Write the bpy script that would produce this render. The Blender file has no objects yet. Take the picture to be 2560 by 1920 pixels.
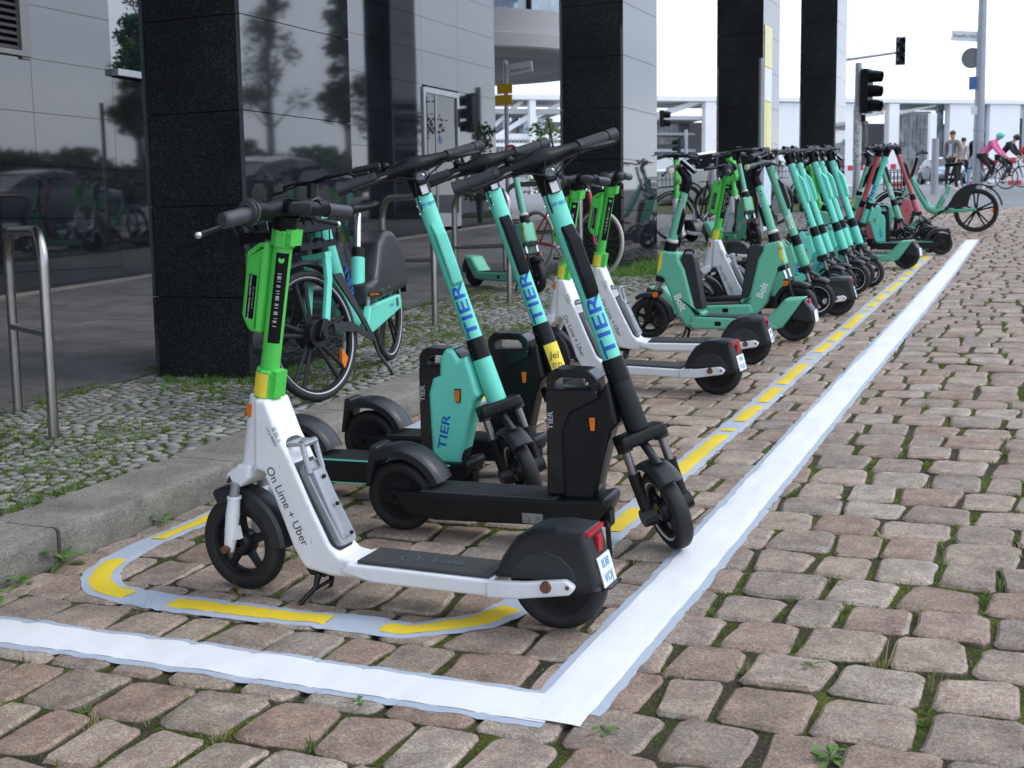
import bpy, bmesh, math, random
from mathutils import Vector, Matrix, noise
rnd = random.Random(7)
S = bpy.context.scene
C = S.collection
PI = math.pi
R = math.radians
# ---------------------------------------------------------------- camera
HC = 1.26
pitch, roll, yaw = 0.12641, -0.01508, -0.41848
fw = Vector((math.sin(yaw)*math.cos(pitch), math.cos(yaw)*math.cos(pitch), -math.sin(pitch)))
r0 = Vector((math.cos(yaw), -math.sin(yaw), 0)); u0 = r0.cross(fw)
rt = math.cos(roll)*r0 + math.sin(roll)*u0
up = -math.sin(roll)*r0 + math.cos(roll)*u0
cd = bpy.data.cameras.new('camera'); cam = bpy.data.objects.new('camera', cd); C.objects.link(cam)
cam.matrix_world = Matrix(((rt.x, up.x, -fw.x, 0), (rt.y, up.y, -fw.y, 0), (rt.z, up.z, -fw.z, HC), (0, 0, 0, 1)))
cd.lens = 44.02; cd.sensor_width = 36; cd.clip_start = .05; cd.clip_end = 2000
cd.dof.use_dof = True; cd.dof.focus_distance = 4.3; cd.dof.aperture_fstop = 8.0
S.camera = cam
# ---------------------------------------------------------------- world, sun, exposure
W = bpy.data.worlds.new('World'); S.world = W; W.use_nodes = True
nt = W.node_tree; nt.nodes.clear()
def wn(t, **k):
    n = nt.nodes.new(t)
    for a, b in k.items(): setattr(n, a, b)
    return n
SUN_EL, SUN_AZ = R(48), R(70)      # azimuth measured from +Y towards +X
out = wn('ShaderNodeOutputWorld'); bg = wn('ShaderNodeBackground'); sky = wn('ShaderNodeTexSky', sky_type='NISHITA')
sky.sun_disc = False; sky.sun_elevation = SUN_EL; sky.sun_rotation = SUN_AZ; sky.dust_density = 3; sky.air_density = 1
bw = wn('ShaderNodeRGBToBW'); mx = wn('ShaderNodeMix', data_type='RGBA'); mx.inputs[0].default_value = .93
tc = wn('ShaderNodeTexCoord'); nz = wn('ShaderNodeTexNoise'); nz.inputs['Scale'].default_value = 3.2; nz.inputs['Detail'].default_value = 5
mp = wn('ShaderNodeMapping'); mp.inputs['Scale'].default_value = (1, 1, 3.5)
sep = wn('ShaderNodeSeparateXYZ')
grad = wn('ShaderNodeValToRGB')     # overcast deck: bright and whitish low down, greyer and bluer overhead
cr = grad.color_ramp
cr.elements[0].position = 0; cr.elements[0].color = (11.4, 12.2, 13.4, 1)
cr.elements[1].position = 1; cr.elements[1].color = (9.4, 10.5, 12.4, 1)
e = cr.elements.new(.3); e.color = (9.9, 11.4, 14.2, 1)
cl = wn('ShaderNodeValToRGB'); cl.color_ramp.elements[0].position = .3; cl.color_ramp.elements[0].color = (.8, .83, .88, 1)
cl.color_ramp.elements[1].position = .7; cl.color_ramp.elements[1].color = (1.08, 1.07, 1.05, 1)
mul = wn('ShaderNodeMix', data_type='RGBA', blend_type='MULTIPLY'); mul.inputs[0].default_value = 1
L = nt.links.new
L(tc.outputs['Generated'], mp.inputs[0]); L(mp.outputs[0], nz.inputs['Vector']); L(nz.outputs['Fac'], cl.inputs[0])
L(tc.outputs['Generated'], sep.inputs[0]); L(sep.outputs['Z'], grad.inputs[0])
L(grad.outputs[0], mul.inputs[6]); L(cl.outputs[0], mul.inputs[7])
L(sky.outputs[0], mx.inputs[6]); L(mul.outputs[2], mx.inputs[7]); L(mx.outputs[2], bg.inputs[0]); L(bg.outputs[0], out.inputs[0])
bg.inputs[1].default_value = .142
sd = bpy.data.lights.new('sun', 'SUN'); so = bpy.data.objects.new('sun', sd); C.objects.link(so)
sd.energy = 1.35; sd.angle = R(24); sd.color = (1, .97, .92)
sv = Vector((math.sin(SUN_AZ)*math.cos(SUN_EL), math.cos(SUN_AZ)*math.cos(SUN_EL), math.sin(SUN_EL)))
so.rotation_euler = sv.to_track_quat('Z', 'Y').to_euler()
S.view_settings.view_transform = 'Standard'; S.view_settings.look = 'None'; S.view_settings.gamma = 1
S.view_settings.use_curve_mapping = False; S.view_settings.exposure = 0.12
S.render.engine = 'CYCLES'; S.render.resolution_x = 1024; S.render.resolution_y = 768
# ---------------------------------------------------------------- terrain height
def gz(x, y):
    x = max(-6, min(6, x))
    if y < 20: p = .055*y
    elif y < 40: p = 1.1 + .05*(y-20)
    elif y < 80: p = 2.1 + .033*(y-40)
    else: p = 3.42
    return .010*x + p
def sz(x, y):                        # top of the raised pavement
    return gz(max(x, -5), y) + .12 + (max(0, -5-x)*.018)
def gframe(x, y, head, lean=0, z=None, onwalk=False):
    b = .055 if y < 20 else .05
    n = Vector((-.010, -b, 1)).normalized()
    f = Vector((math.cos(R(head)), math.sin(R(head)), 0)); f -= n*f.dot(n); f.normalize()
    l = n.cross(f); a = R(lean)
    n2 = n*math.cos(a) + l*math.sin(a); l2 = n2.cross(f)
    zz = (gz(x, y) + (.12 if onwalk else 0)) if z is None else z
    return Matrix(((f.x, l2.x, n2.x, x), (f.y, l2.y, n2.y, y), (f.z, l2.z, n2.z, zz), (0, 0, 0, 1)))
# ---------------------------------------------------------------- materials
MATS = {}
def pm(name, col, rough=.5, metal=0, spec=.5, ior=None, var=.12, vs=6, bump=0, bs=80, spots=None, coat=0, dirt=None):
    if name in MATS: return MATS[name]
    m = bpy.data.materials.new(name); m.use_nodes = True; t = m.node_tree; N = t.nodes; K = t.links.new
    b = N['Principled BSDF']; b.inputs['Roughness'].default_value = rough; b.inputs['Metallic'].default_value = metal
    b.inputs['Specular IOR Level'].default_value = spec
    if ior: b.inputs['IOR'].default_value = ior
    if coat: b.inputs['Coat Weight'].default_value = coat; b.inputs['Coat Roughness'].default_value = .12
    co = N.new('ShaderNodeTexCoord')
    n1 = N.new('ShaderNodeTexNoise'); n1.inputs['Scale'].default_value = vs; n1.inputs['Detail'].default_value = 6; n1.inputs['Roughness'].default_value = .65
    K(co.outputs['Object'], n1.inputs['Vector'])
    rp = N.new('ShaderNodeValToRGB'); rp.color_ramp.elements[0].position = .3; rp.color_ramp.elements[1].position = .72
    c = Vector(col)
    rp.color_ramp.elements[0].color = (*(c*(1-var)), 1); rp.color_ramp.elements[1].color = (*[min(1, q) for q in (c*(1+var*.6))], 1)
    K(n1.outputs['Fac'], rp.inputs[0]); last = rp.outputs[0]
    if dirt:
        dc, amt, sc = dirt
        n3 = N.new('ShaderNodeTexNoise'); n3.inputs['Scale'].default_value = sc; n3.inputs['Detail'].default_value = 10; n3.inputs['Roughness'].default_value = .8
        K(co.outputs['Object'], n3.inputs['Vector'])
        r3 = N.new('ShaderNodeValToRGB'); r3.color_ramp.elements[0].position = .56; r3.color_ramp.elements[0].color = (0, 0, 0, 1)
        r3.color_ramp.elements[1].position = .78; r3.color_ramp.elements[1].color = (amt, amt, amt, 1)
        K(n3.outputs['Fac'], r3.inputs[0])
        mm = N.new('ShaderNodeMix'); mm.data_type = 'RGBA'; K(r3.outputs[0], mm.inputs[0]); K(last, mm.inputs[6]); mm.inputs[7].default_value = (*dc, 1); last = mm.outputs[2]
    if spots:
        sc_, amt, colr = spots
        v = N.new('ShaderNodeTexNoise'); v.inputs['Scale'].default_value = sc_; v.inputs['Detail'].default_value = 2
        mpn = N.new('ShaderNodeMapping'); mpn.inputs['Scale'].default_value = (1, 1, .35); K(co.outputs['Object'], mpn.inputs[0]); K(mpn.outputs[0], v.inputs['Vector'])
        r4 = N.new('ShaderNodeValToRGB'); r4.color_ramp.elements[0].position = .70; r4.color_ramp.elements[0].color = (0, 0, 0, 1)
        r4.color_ramp.elements[1].position = .75; r4.color_ramp.elements[1].color = (amt, amt, amt, 1)
        K(v.outputs['Fac'], r4.inputs[0])
        mm = N.new('ShaderNodeMix'); mm.data_type = 'RGBA'; K(r4.outputs[0], mm.inputs[0]); K(last, mm.inputs[6]); mm.inputs[7].default_value = (*colr, 1); last = mm.outputs[2]
    K(last, b.inputs['Base Color'])
    rr = N.new('ShaderNodeMapRange'); rr.inputs['To Min'].default_value = max(.02, rough*.8); rr.inputs['To Max'].default_value = min(1, rough*1.25)
    K(n1.outputs['Fac'], rr.inputs[0]); K(rr.outputs[0], b.inputs['Roughness'])
    if bump:
        n2 = N.new('ShaderNodeTexNoise'); n2.inputs['Scale'].default_value = bs; n2.inputs['Detail'].default_value = 5
        K(co.outputs['Object'], n2.inputs['Vector'])
        bp = N.new('ShaderNodeBump'); bp.inputs['Strength'].default_value = bump; bp.inputs['Distance'].default_value = .004
        K(n2.outputs['Fac'], bp.inputs['Height']); K(bp.outputs[0], b.inputs['Normal'])
    MATS[name] = m; return m
DUST = ((.16, .14, .12), .45, 5)
BLACK = pm('black plastic', (.009, .0095, .011), .38, spec=.3, var=.3, dirt=((.07, .07, .07), .3, 9), spots=(210, .35, (.2, .2, .2)))
BLACKG = pm('satin black', (.0065, .007, .0085), .36, spec=.2, var=.2)
RUBBER = pm('tyre rubber', (.012, .012, .012), .62, var=.25, bump=.3, bs=120, dirt=((.06, .055, .05), .5, 7))
FEND = pm('charcoal fender plastic', (.015, .016, .019), .38, var=.3, dirt=((.07, .07, .075), .4, 8), bump=.08, bs=300)
WHITE = pm('white paint', (.76, .76, .77), .32, var=.05, dirt=((.36, .33, .30), .55, 7), spots=(110, .55, (.22, .2, .19)))
LIME = pm('lime green paint', (.085, .56, .085), .34, var=.06, spots=(90, .5, (.03, .12, .03)))
TURQ = pm('turquoise paint', (.145, .66, .50), .35, var=.05, dirt=((.10, .36, .28), .4, 7), spots=(140, .5, (.04, .16, .13)))
BOLT = pm('mint green paint', (.145, .49, .33), .38, var=.07, dirt=((.12, .26, .19), .55, 6), spots=(90, .5, (.06, .2, .14)))
RED = pm('coral red paint', (.48, .095, .105), .38, var=.06)
PINKP = pm('pink paint', (.55, .15, .19), .4)
YEL = pm('yellow sticker', (.80, .62, .05), .5, var=.05)
GREYM = pm('cast grey metal', (.36, .37, .39), .38, .55, var=.2, dirt=((.14, .14, .15), .5, 12))
STEEL = pm('brushed stainless steel', (.36, .34, .32), .3, 1, var=.12, vs=20)
CHROME = pm('bright metal', (.75, .75, .76), .18, 1, var=.1)
RUST = pm('rusty bolt', (.2, .1, .06), .7, .4, vs=60, var=.5)
ORANGE = pm('orange reflector', (.72, .17, .01), .25, var=.15, vs=80)
REDL = pm('red lens', (.45, .01, .02), .2, var=.1)
BLUE = pm('blue print', (.010, .085, .47), .45, var=.03)
INK = pm('black print', (.03, .03, .03), .6, var=.02)
WPRINT = pm('white print', (.75, .75, .75), .5, var=.02)
GPRINT = pm('grey print', (.42, .43, .45), .5, var=.02)
STICK = pm('white sticker', (.72, .72, .72), .5, var=.05)
DKGREY = pm('dark deck rubber', (.035, .037, .04), .75, var=.2, dirt=((.12, .11, .1), .5, 9), bump=.3, bs=200)
GASK = pm('black gasket', (.03, .03, .035), .5)
LENS = pm('lamp glass', (.10, .105, .11), .15, .8, var=.8, vs=160)
SILVER = pm('silver paint', (.42, .44, .46), .3, .6)
CREAM = pm('cream grip end', (.62, .57, .42), .5)
PEDAL = pm('pedal rubber', (.02, .02, .02), .6)
# ---------------------------------------------------------------- mesh accumulator
class G:
    def __init__(s): s.v = []; s.f = []; s.m = []
    def add(s, v, f, mi=0):
        o = len(s.v); s.v += [tuple(q) for q in v]; s.f += [tuple(i+o for i in q) for q in f]; s.m += [mi]*len(f); return s
    def box(s, c, d, rot=None, mi=0):
        v = [Vector((i*d[0]/2, j*d[1]/2, k*d[2]/2)) for i in (-1, 1) for j in (-1, 1) for k in (-1, 1)]
        if rot: v = [rot @ q for q in v]
        v = [q + Vector(c) for q in v]
        return s.add(v, [(0, 1, 3, 2), (4, 6, 7, 5), (0, 4, 5, 1), (2, 3, 7, 6), (0, 2, 6, 4), (1, 5, 7, 3)], mi)
    def prism(s, poly, y0, y1, mi=0, ins=0):
        """side profile in x,z extruded over y; ins rounds the rim of both caps"""
        def ar(p): return sum(p[i][0]*p[(i+1) % len(p)][1]-p[(i+1) % len(p)][0]*p[i][1] for i in range(len(p)))
        raw = getattr(poly, 'raw', None)
        if ar(poly) < 0:
            poly2 = RL(poly[::-1])
            if raw: poly2 = rp(raw[0][::-1], raw[1], raw[2])
            poly = poly2; raw = getattr(poly, 'raw', None)
        n = len(poly)
        if y1 < y0: y0, y1 = y1, y0
        ins = min(ins, (y1-y0)*.45)
        def off(d):
            if d <= 0: return poly
            if raw:
                q = inset([p[:2] for p in raw[0]], d); rr = [max(.0012, (p[2] if len(p) > 2 else raw[1])-d*.8) if (p[2] if len(p) > 2 else raw[1]) > 0 else 0 for p in raw[0]]
                k = rp([(a_[0], a_[1], r_) for a_, r_ in zip(q, rr)], .01, raw[2], raw[3])
                if len(k) == n: return k
            return inset(poly, d)
        if ins:
            A_ = [(0, 1), (.13, .5), (.5, .13), (1, 0), (1.35, 0)] if ins > .0045 else [(0, 1), (1, 0)]
            P_ = [off(ins*a_) for a_, b_ in A_]
            lv = [(P_[i], y0+ins*A_[i][1]) for i in range(len(A_)-1, -1, -1)]+[(P_[i], y1-ins*A_[i][1]) for i in range(len(A_))]
        else: lv = [(poly, y0), (poly, y1)]
        v = [(p[0], y, p[1]) for pl, y in lv for p in pl]; f = []
        for k in range(len(lv)-1):
            for i in range(n):
                j = (i+1) % n; f.append((k*n+i, k*n+j, (k+1)*n+j, (k+1)*n+i))
        f.append(tuple(range(n))[::-1]); f.append(tuple(range((len(lv)-1)*n, len(lv)*n)))
        return s.add(v, f, mi)
    def tube(s, pts, r, n=12, mi=0, closed=False, flat=1.0, caps=True):
        pts = [Vector(p) for p in pts]; m = len(pts); rs = r if isinstance(r, (list, tuple)) else [r]*m
        v = []; f = []; prev = None
        for i, p in enumerate(pts):
            if closed: d = pts[(i+1) % m]-pts[i-1]
            else: d = (pts[min(i+1, m-1)]-pts[max(i-1, 0)])
            d.normalize()
            if prev is None:
                a = Vector((0, 1, 0)) if abs(d.y) < .9 else Vector((0, 0, 1)); a = (a-d*a.dot(d)).normalized()
            else: a = (prev-d*prev.dot(d)).normalized()
            prev = a; b = d.cross(a)
            for k in range(n):
                t = 2*PI*k/n; v.append(p+a*(math.cos(t)*rs[i]*flat)+b*(math.sin(t)*rs[i]))
        for i in range(m if closed else m-1):
            for k in range(n):
                j = (i+1) % m; f.append((i*n+k, i*n+(k+1) % n, j*n+(k+1) % n, j*n+k))
        if caps and not closed: f.append(tuple(range(n))[::-1]); f.append(tuple(range((m-1)*n, m*n)))
        return s.add(v, f, mi)
    def lathe(s, prof, c=(0, 0, 0), n=32, mi=0, axis='y', closed=False):
        v = []; f = []; m = len(prof)
        for k in range(n):
            t = 2*PI*k/n
            for r, h in prof:
                a, b = r*math.cos(t), r*math.sin(t)
                q = (a, h, b) if axis == 'y' else ((a, b, h) if axis == 'z' else (h, a, b))
                v.append((q[0]+c[0], q[1]+c[1], q[2]+c[2]))
        for k in range(n):
            for i in range(m if closed else m-1):
                j = (k+1) % n; f.append((k*m+i, k*m+(i+1) % m, j*m+(i+1) % m, j*m+i))
        return s.add(v, f, mi)
    def ball(s, c, r, n=12, mi=0, sc=(1, 1, 1)):
        v = []; f = []; h = n//2
        for i in range(1, h):
            for k in range(n):
                a = PI*i/h; t = 2*PI*k/n
                v.append((c[0]+r*sc[0]*math.sin(a)*math.cos(t), c[1]+r*sc[1]*math.sin(a)*math.sin(t), c[2]+r*sc[2]*math.cos(a)))
        v += [(c[0], c[1], c[2]+r*sc[2]), (c[0], c[1], c[2]-r*sc[2])]; T = len(v)-2
        for i in range(h-2):
            for k in range(n): f.append((i*n+k, (i+1)*n+k, (i+1)*n+(k+1) % n, i*n+(k+1) % n))
        for k in range(n): f.append((T, k, (k+1) % n)); f.append((T+1, (h-2)*n+(k+1) % n, (h-2)*n+k))
        return s.add(v, f, mi)
    def disc(s, c, r, nrm, n=20, mi=0, th=.004):
        nrm = Vector(nrm).normalized(); return s.tube([Vector(c)-nrm*th/2, Vector(c)+nrm*th/2], r, n, mi)
def inset(poly, d):
    n = len(poly); o = []
    for i in range(n):
        p0, p1, p2 = Vector(poly[i-1]), Vector(poly[i]), Vector(poly[(i+1) % n])
        a = (p1-p0); b = (p2-p1)
        if a.length < 1e-7 or b.length < 1e-7: o.append(tuple(p1)); continue
        a.normalize(); b.normalize()
        na = Vector((-a.y, a.x)); nb = Vector((-b.y, b.x)); m = na+nb
        if m.length < 1e-4: o.append(tuple(p1+na*d)); continue
        m.normalize(); k = d/max(.5, m.dot(na)); o.append(tuple(p1+m*k))
    return o
class RL(list): pass
def rp(pts, r=.015, seg=4, keep=None):
    """fillet every corner; a point may carry its own radius as third value"""
    n = len(pts); o = RL(); kept = []
    for i in range(n):
        p0, p1, p2 = Vector(pts[i-1][:2]), Vector(pts[i][:2]), Vector(pts[(i+1) % n][:2])
        rr = pts[i][2] if len(pts[i]) > 2 else r
        a = p0-p1; b = p2-p1; la, lb = a.length, b.length
        if la > 0: a.normalize()
        if lb > 0: b.normalize()
        cosv = max(-1, min(1, a.dot(b))); ang = math.acos(cosv)
        sharp = (rr <= 0 or ang > 3.05) if keep is None else keep[i]
        kept.append(sharp)
        if sharp: o.append(tuple(p1)); continue
        t = min(rr/max(.02, math.tan(ang/2)), la*.45, lb*.45)
        A = p1+a*t; B = p1+b*t
        for k in range(seg+1):
            u = k/seg; q = A*(1-u)**2+p1*(2*u*(1-u))+B*u*u; o.append(tuple(q))
    o.raw = (list(pts), r, seg, kept); return o
def mk(name, g, mats, parent=None, smooth=True, ang=38, loc=None, fix=True):
    me = bpy.data.meshes.new(name); me.from_pydata(g.v, [], g.f); me.update()
    if len(g.m) == len(g.f) and any(g.m): me.polygons.foreach_set('material_index', g.m)
    if fix:
        bm = bmesh.new(); bm.from_mesh(me); bmesh.ops.recalc_face_normals(bm, faces=bm.faces); bm.to_mesh(me); bm.free()
    mats = mats if isinstance(mats, (list, tuple)) else [mats]
    for m in mats: me.materials.append(m)
    if smooth: me.shade_smooth(); me.set_sharp_from_angle(angle=R(ang))
    o = bpy.data.objects.new(name, me); C.objects.link(o)
    if parent: o.parent = parent
    if loc: o.location = loc
    return o
def thing(name, label, cat, M=None, group=None):
    o = bpy.data.objects.new(name, None); o.empty_display_size = .1; C.objects.link(o)
    if M is not None: o.matrix_world = M if isinstance(M, Matrix) else Matrix.Translation(M)
    return tag(o, label, cat, group)
def tag(o, label, cat, group=None):
    o['label'] = label; o['category'] = cat
    if group: o['group'] = group
    return o
def struct(o): o['kind'] = 'structure'; return o
def stuff(o): o['kind'] = 'stuff'; return o
TXT = {}
def textmesh(body, size=1.0, bold=0.0):
    k = (body, bold)
    if k not in TXT:
        cu = bpy.data.curves.new('t', 'FONT'); cu.body = body; cu.size = 1; cu.align_x = 'CENTER'; cu.align_y = 'CENTER'; cu.offset = bold; cu.resolution_u = 3
        ob = bpy.data.objects.new('t', cu); C.objects.link(ob); bpy.context.view_layer.update()
        me = bpy.data.meshes.new_from_object(ob.evaluated_get(bpy.context.evaluated_depsgraph_get()))
        TXT[k] = ([v.co.copy() for v in me.vertices], [tuple(p.vertices) for p in me.polygons])
        bpy.data.objects.remove(ob); bpy.data.curves.remove(cu); bpy.data.meshes.remove(me)
    return TXT[k]
def text(name, body, size, o, xd, yd, mat, parent, bold=.0, sx=1.0):
    v, f = textmesh(body, 1, bold); xd = Vector(xd).normalized(); yd = Vector(yd); yd = (yd-xd*yd.dot(xd)).normalized(); o = Vector(o)
    g = G(); g.add([o+xd*(q.x*size*sx)+yd*(q.y*size) for q in v], f)
    return mk(name, g, mat, parent, smooth=False)
def text_round(name, body, size, p0, axis, az_dir, r, mat, parent, bold=.0, sx=1.0):
    """lettering wrapped on a tube: runs along axis, centred on az_dir"""
    v, f = textmesh(body, 1, bold)
    bm = bmesh.new(); vs = [bm.verts.new(q) for q in v]
    for t in f:
        try: bm.faces.new([vs[i] for i in t])
        except ValueError: pass
    for k in range(-4, 5):
        bmesh.ops.bisect_plane(bm, geom=bm.verts[:]+bm.edges[:]+bm.faces[:], plane_co=(0, k*.1, 0), plane_no=(0, 1, 0))
    ax = Vector(axis).normalized(); a = Vector(az_dir); a = (a-ax*a.dot(ax)).normalized(); b = ax.cross(a); p0 = Vector(p0)
    for q in bm.verts:
        th = -q.co.y*size/r; q.co = p0+ax*(q.co.x*size*sx)+(a*math.cos(th)+b*math.sin(th))*r
    me = bpy.data.meshes.new(name); bm.to_mesh(me); bm.free(); me.materials.append(mat)
    ob = bpy.data.objects.new(name, me); C.objects.link(ob); ob.parent = parent; return ob
def copytree(o, parent=None):
    c = o.copy(); C.objects.link(c); c.parent = parent
    for ch in list(o.children): copytree(ch, c)
    return c
def steer_matrix(p, ax, deg):
    return Matrix.Translation(p) @ Matrix.Rotation(R(deg), 4, Vector(ax)) @ Matrix.Translation(-Vector(p))
FRONT = ('handlebar', 'stem', 'fork', 'front_wheel', 'front_fender', 'headlight', 'phone_holder', 'lock_box', 'basket', 'steering_column', 'cable', 'joint_collar')
INFO = {}
def place(proto, M, label, steer=0, group=None, recolor=None):
    inf = INFO[proto.name]; first = 'used' not in inf
    o = proto if first else copytree(proto)
    inf['used'] = 1
    p, ax = inf['steer']
    o.matrix_world = M; o['label'] = label
    if group: o['group'] = group
    for ch in o.children:
        if ch.name.split('.')[0] in FRONT: ch.matrix_local = steer_matrix(Vector(p), Vector(ax), steer)
    if recolor:
        for ch in o.children_recursive:
            for s in ch.material_slots:
                if s.material and s.material.name in recolor:
                    m = recolor[s.material.name]; s.link = 'OBJECT'; s.material = m
    return o
# ================================================================ vehicles
def tyre_prof(Ro, w, th):
    Ri = Ro-th
    return [(Ri, -w*.36), (Ri+th*.45, -w*.5), (Ro-th*.22, -w*.44), (Ro-th*.05, -w*.26), (Ro, 0), (Ro-th*.05, w*.26), (Ro-th*.22, w*.44), (Ri+th*.45, w*.5), (Ri, w*.36)]
def wheel(name, c, Ro, w, th, parent, kind='spoke5', rimmat=None, ring=None, n=40):
    rimmat = rimmat or BLACK; g = G(); Ri = Ro-th
    if kind == 'hub':
        g.lathe([(.012, -w*.5), (.03, -w*.5), (Ri*.55, -w*.44), (Ri*.9, -w*.36), (Ri+.003, -w*.42), (Ri+.003, w*.42), (Ri*.9, w*.36), (Ri*.55, w*.44), (.03, w*.5), (.012, w*.5)], c, n)
        for k in range(8):
            a = k*PI/4; 
            for sgn in (-1, 1): g.tube([(c[0]+Ri*.72*math.cos(a), c[1]+sgn*w*.36, c[2]+Ri*.72*math.sin(a)), (c[0]+Ri*.72*math.cos(a), c[1]+sgn*(w*.36+.006), c[2]+Ri*.72*math.sin(a))], .006, 8)
    else:
        g.lathe([(Ri+.002, -w*.36), (Ri-.010, -w*.36), (Ri-.018, -w*.14), (Ri-.018, w*.14), (Ri-.010, w*.36), (Ri+.002, w*.36)], c, n)
        g.lathe([(.010, -w*.55), (.030, -w*.55), (.042, -w*.25), (.042, w*.25), (.030, w*.55), (.010, w*.55)], c, 20)
        ns = 5
        for k in range(ns):
            a = 2*PI*k/ns+.3
            for da in ((-.13, .13) if kind == 'double' else (0,)):
                p0 = Vector((c[0]+.03*math.cos(a+da*2), c[1], c[2]+.03*math.sin(a+da*2))); rr = Ri-.014
                p1 = Vector((c[0]+rr*math.cos(a+da), c[1], c[2]+rr*math.sin(a+da)))
                s0, s1 = (.018, .012) if kind == 'spoke5' else (.015, .011)
                g.tube([p0, (p0+p1)/2, p1], [s0, s0*.8, s1*1.15], 8, flat=.75)
    o = mk(name, g, rimmat, parent)
    t = G().lathe(tyre_prof(Ro, w, th), c, n, closed=True)
    mk('tyre', t, RUBBER, o, ang=60)
    if ring:
        q = G()
        for sg in (-1, 1): q.lathe([(Ri-.001, sg*w*.40), (Ri+.002, sg*w*.44), (Ri+.0055, sg*w*.475)], c, n)
        mk('reflective_ring', q, ring, o)
    return o
def arc_fender(c, ro, ri, a0, a1, w, n=14, tail=None):
    """mudguard following the tyre: outer skin, two side skirts with depth"""
    g = G(); prof = [(ri, -w/2), (ro-.014, -w/2), (ro-.003, -w*.38), (ro, -w*.2), (ro, w*.2), (ro-.003, w*.38), (ro-.014, w/2), (ri, w/2), (ri, w/2-.006), (ro-.018, w/2-.007), (ro-.009, 0), (ro-.018, -w/2+.007), (ri, -w/2+.006)]
    v = []; f = []; m = len(prof)
    for k in range(n+1):
        a = R(a0+(a1-a0)*k/n)
        for r, y in prof: v.append((c[0]+r*math.cos(a), c[1]+y, c[2]+r*math.sin(a)))
    for k in range(n):
        for i in range(m): f.append((k*m+i, k*m+(i+1) % m, (k+1)*m+(i+1) % m, (k+1)*m+i))
    f.append(tuple(range(m))); f.append(tuple(range(n*m, (n+1)*m)))
    return g.add(v, f)
def bolts(g, pts, r=.006, ax=(0, 1, 0)):
    a = Vector(ax)
    for p in pts: p = Vector(p); g.tube([p, p+a*.005], r, 8)
    return g
def lever(parent, p0, p1, p2, mat=BLACK):
    g = G(); g.tube([p0, ((Vector(p0)+Vector(p1))/2)+Vector((.006, 0, .004)), p1, p2], [.009, .008, .007, .008], 8); g.ball(p2, .0095, 8)
    return mk('brake_lever', g, mat, parent)

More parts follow.
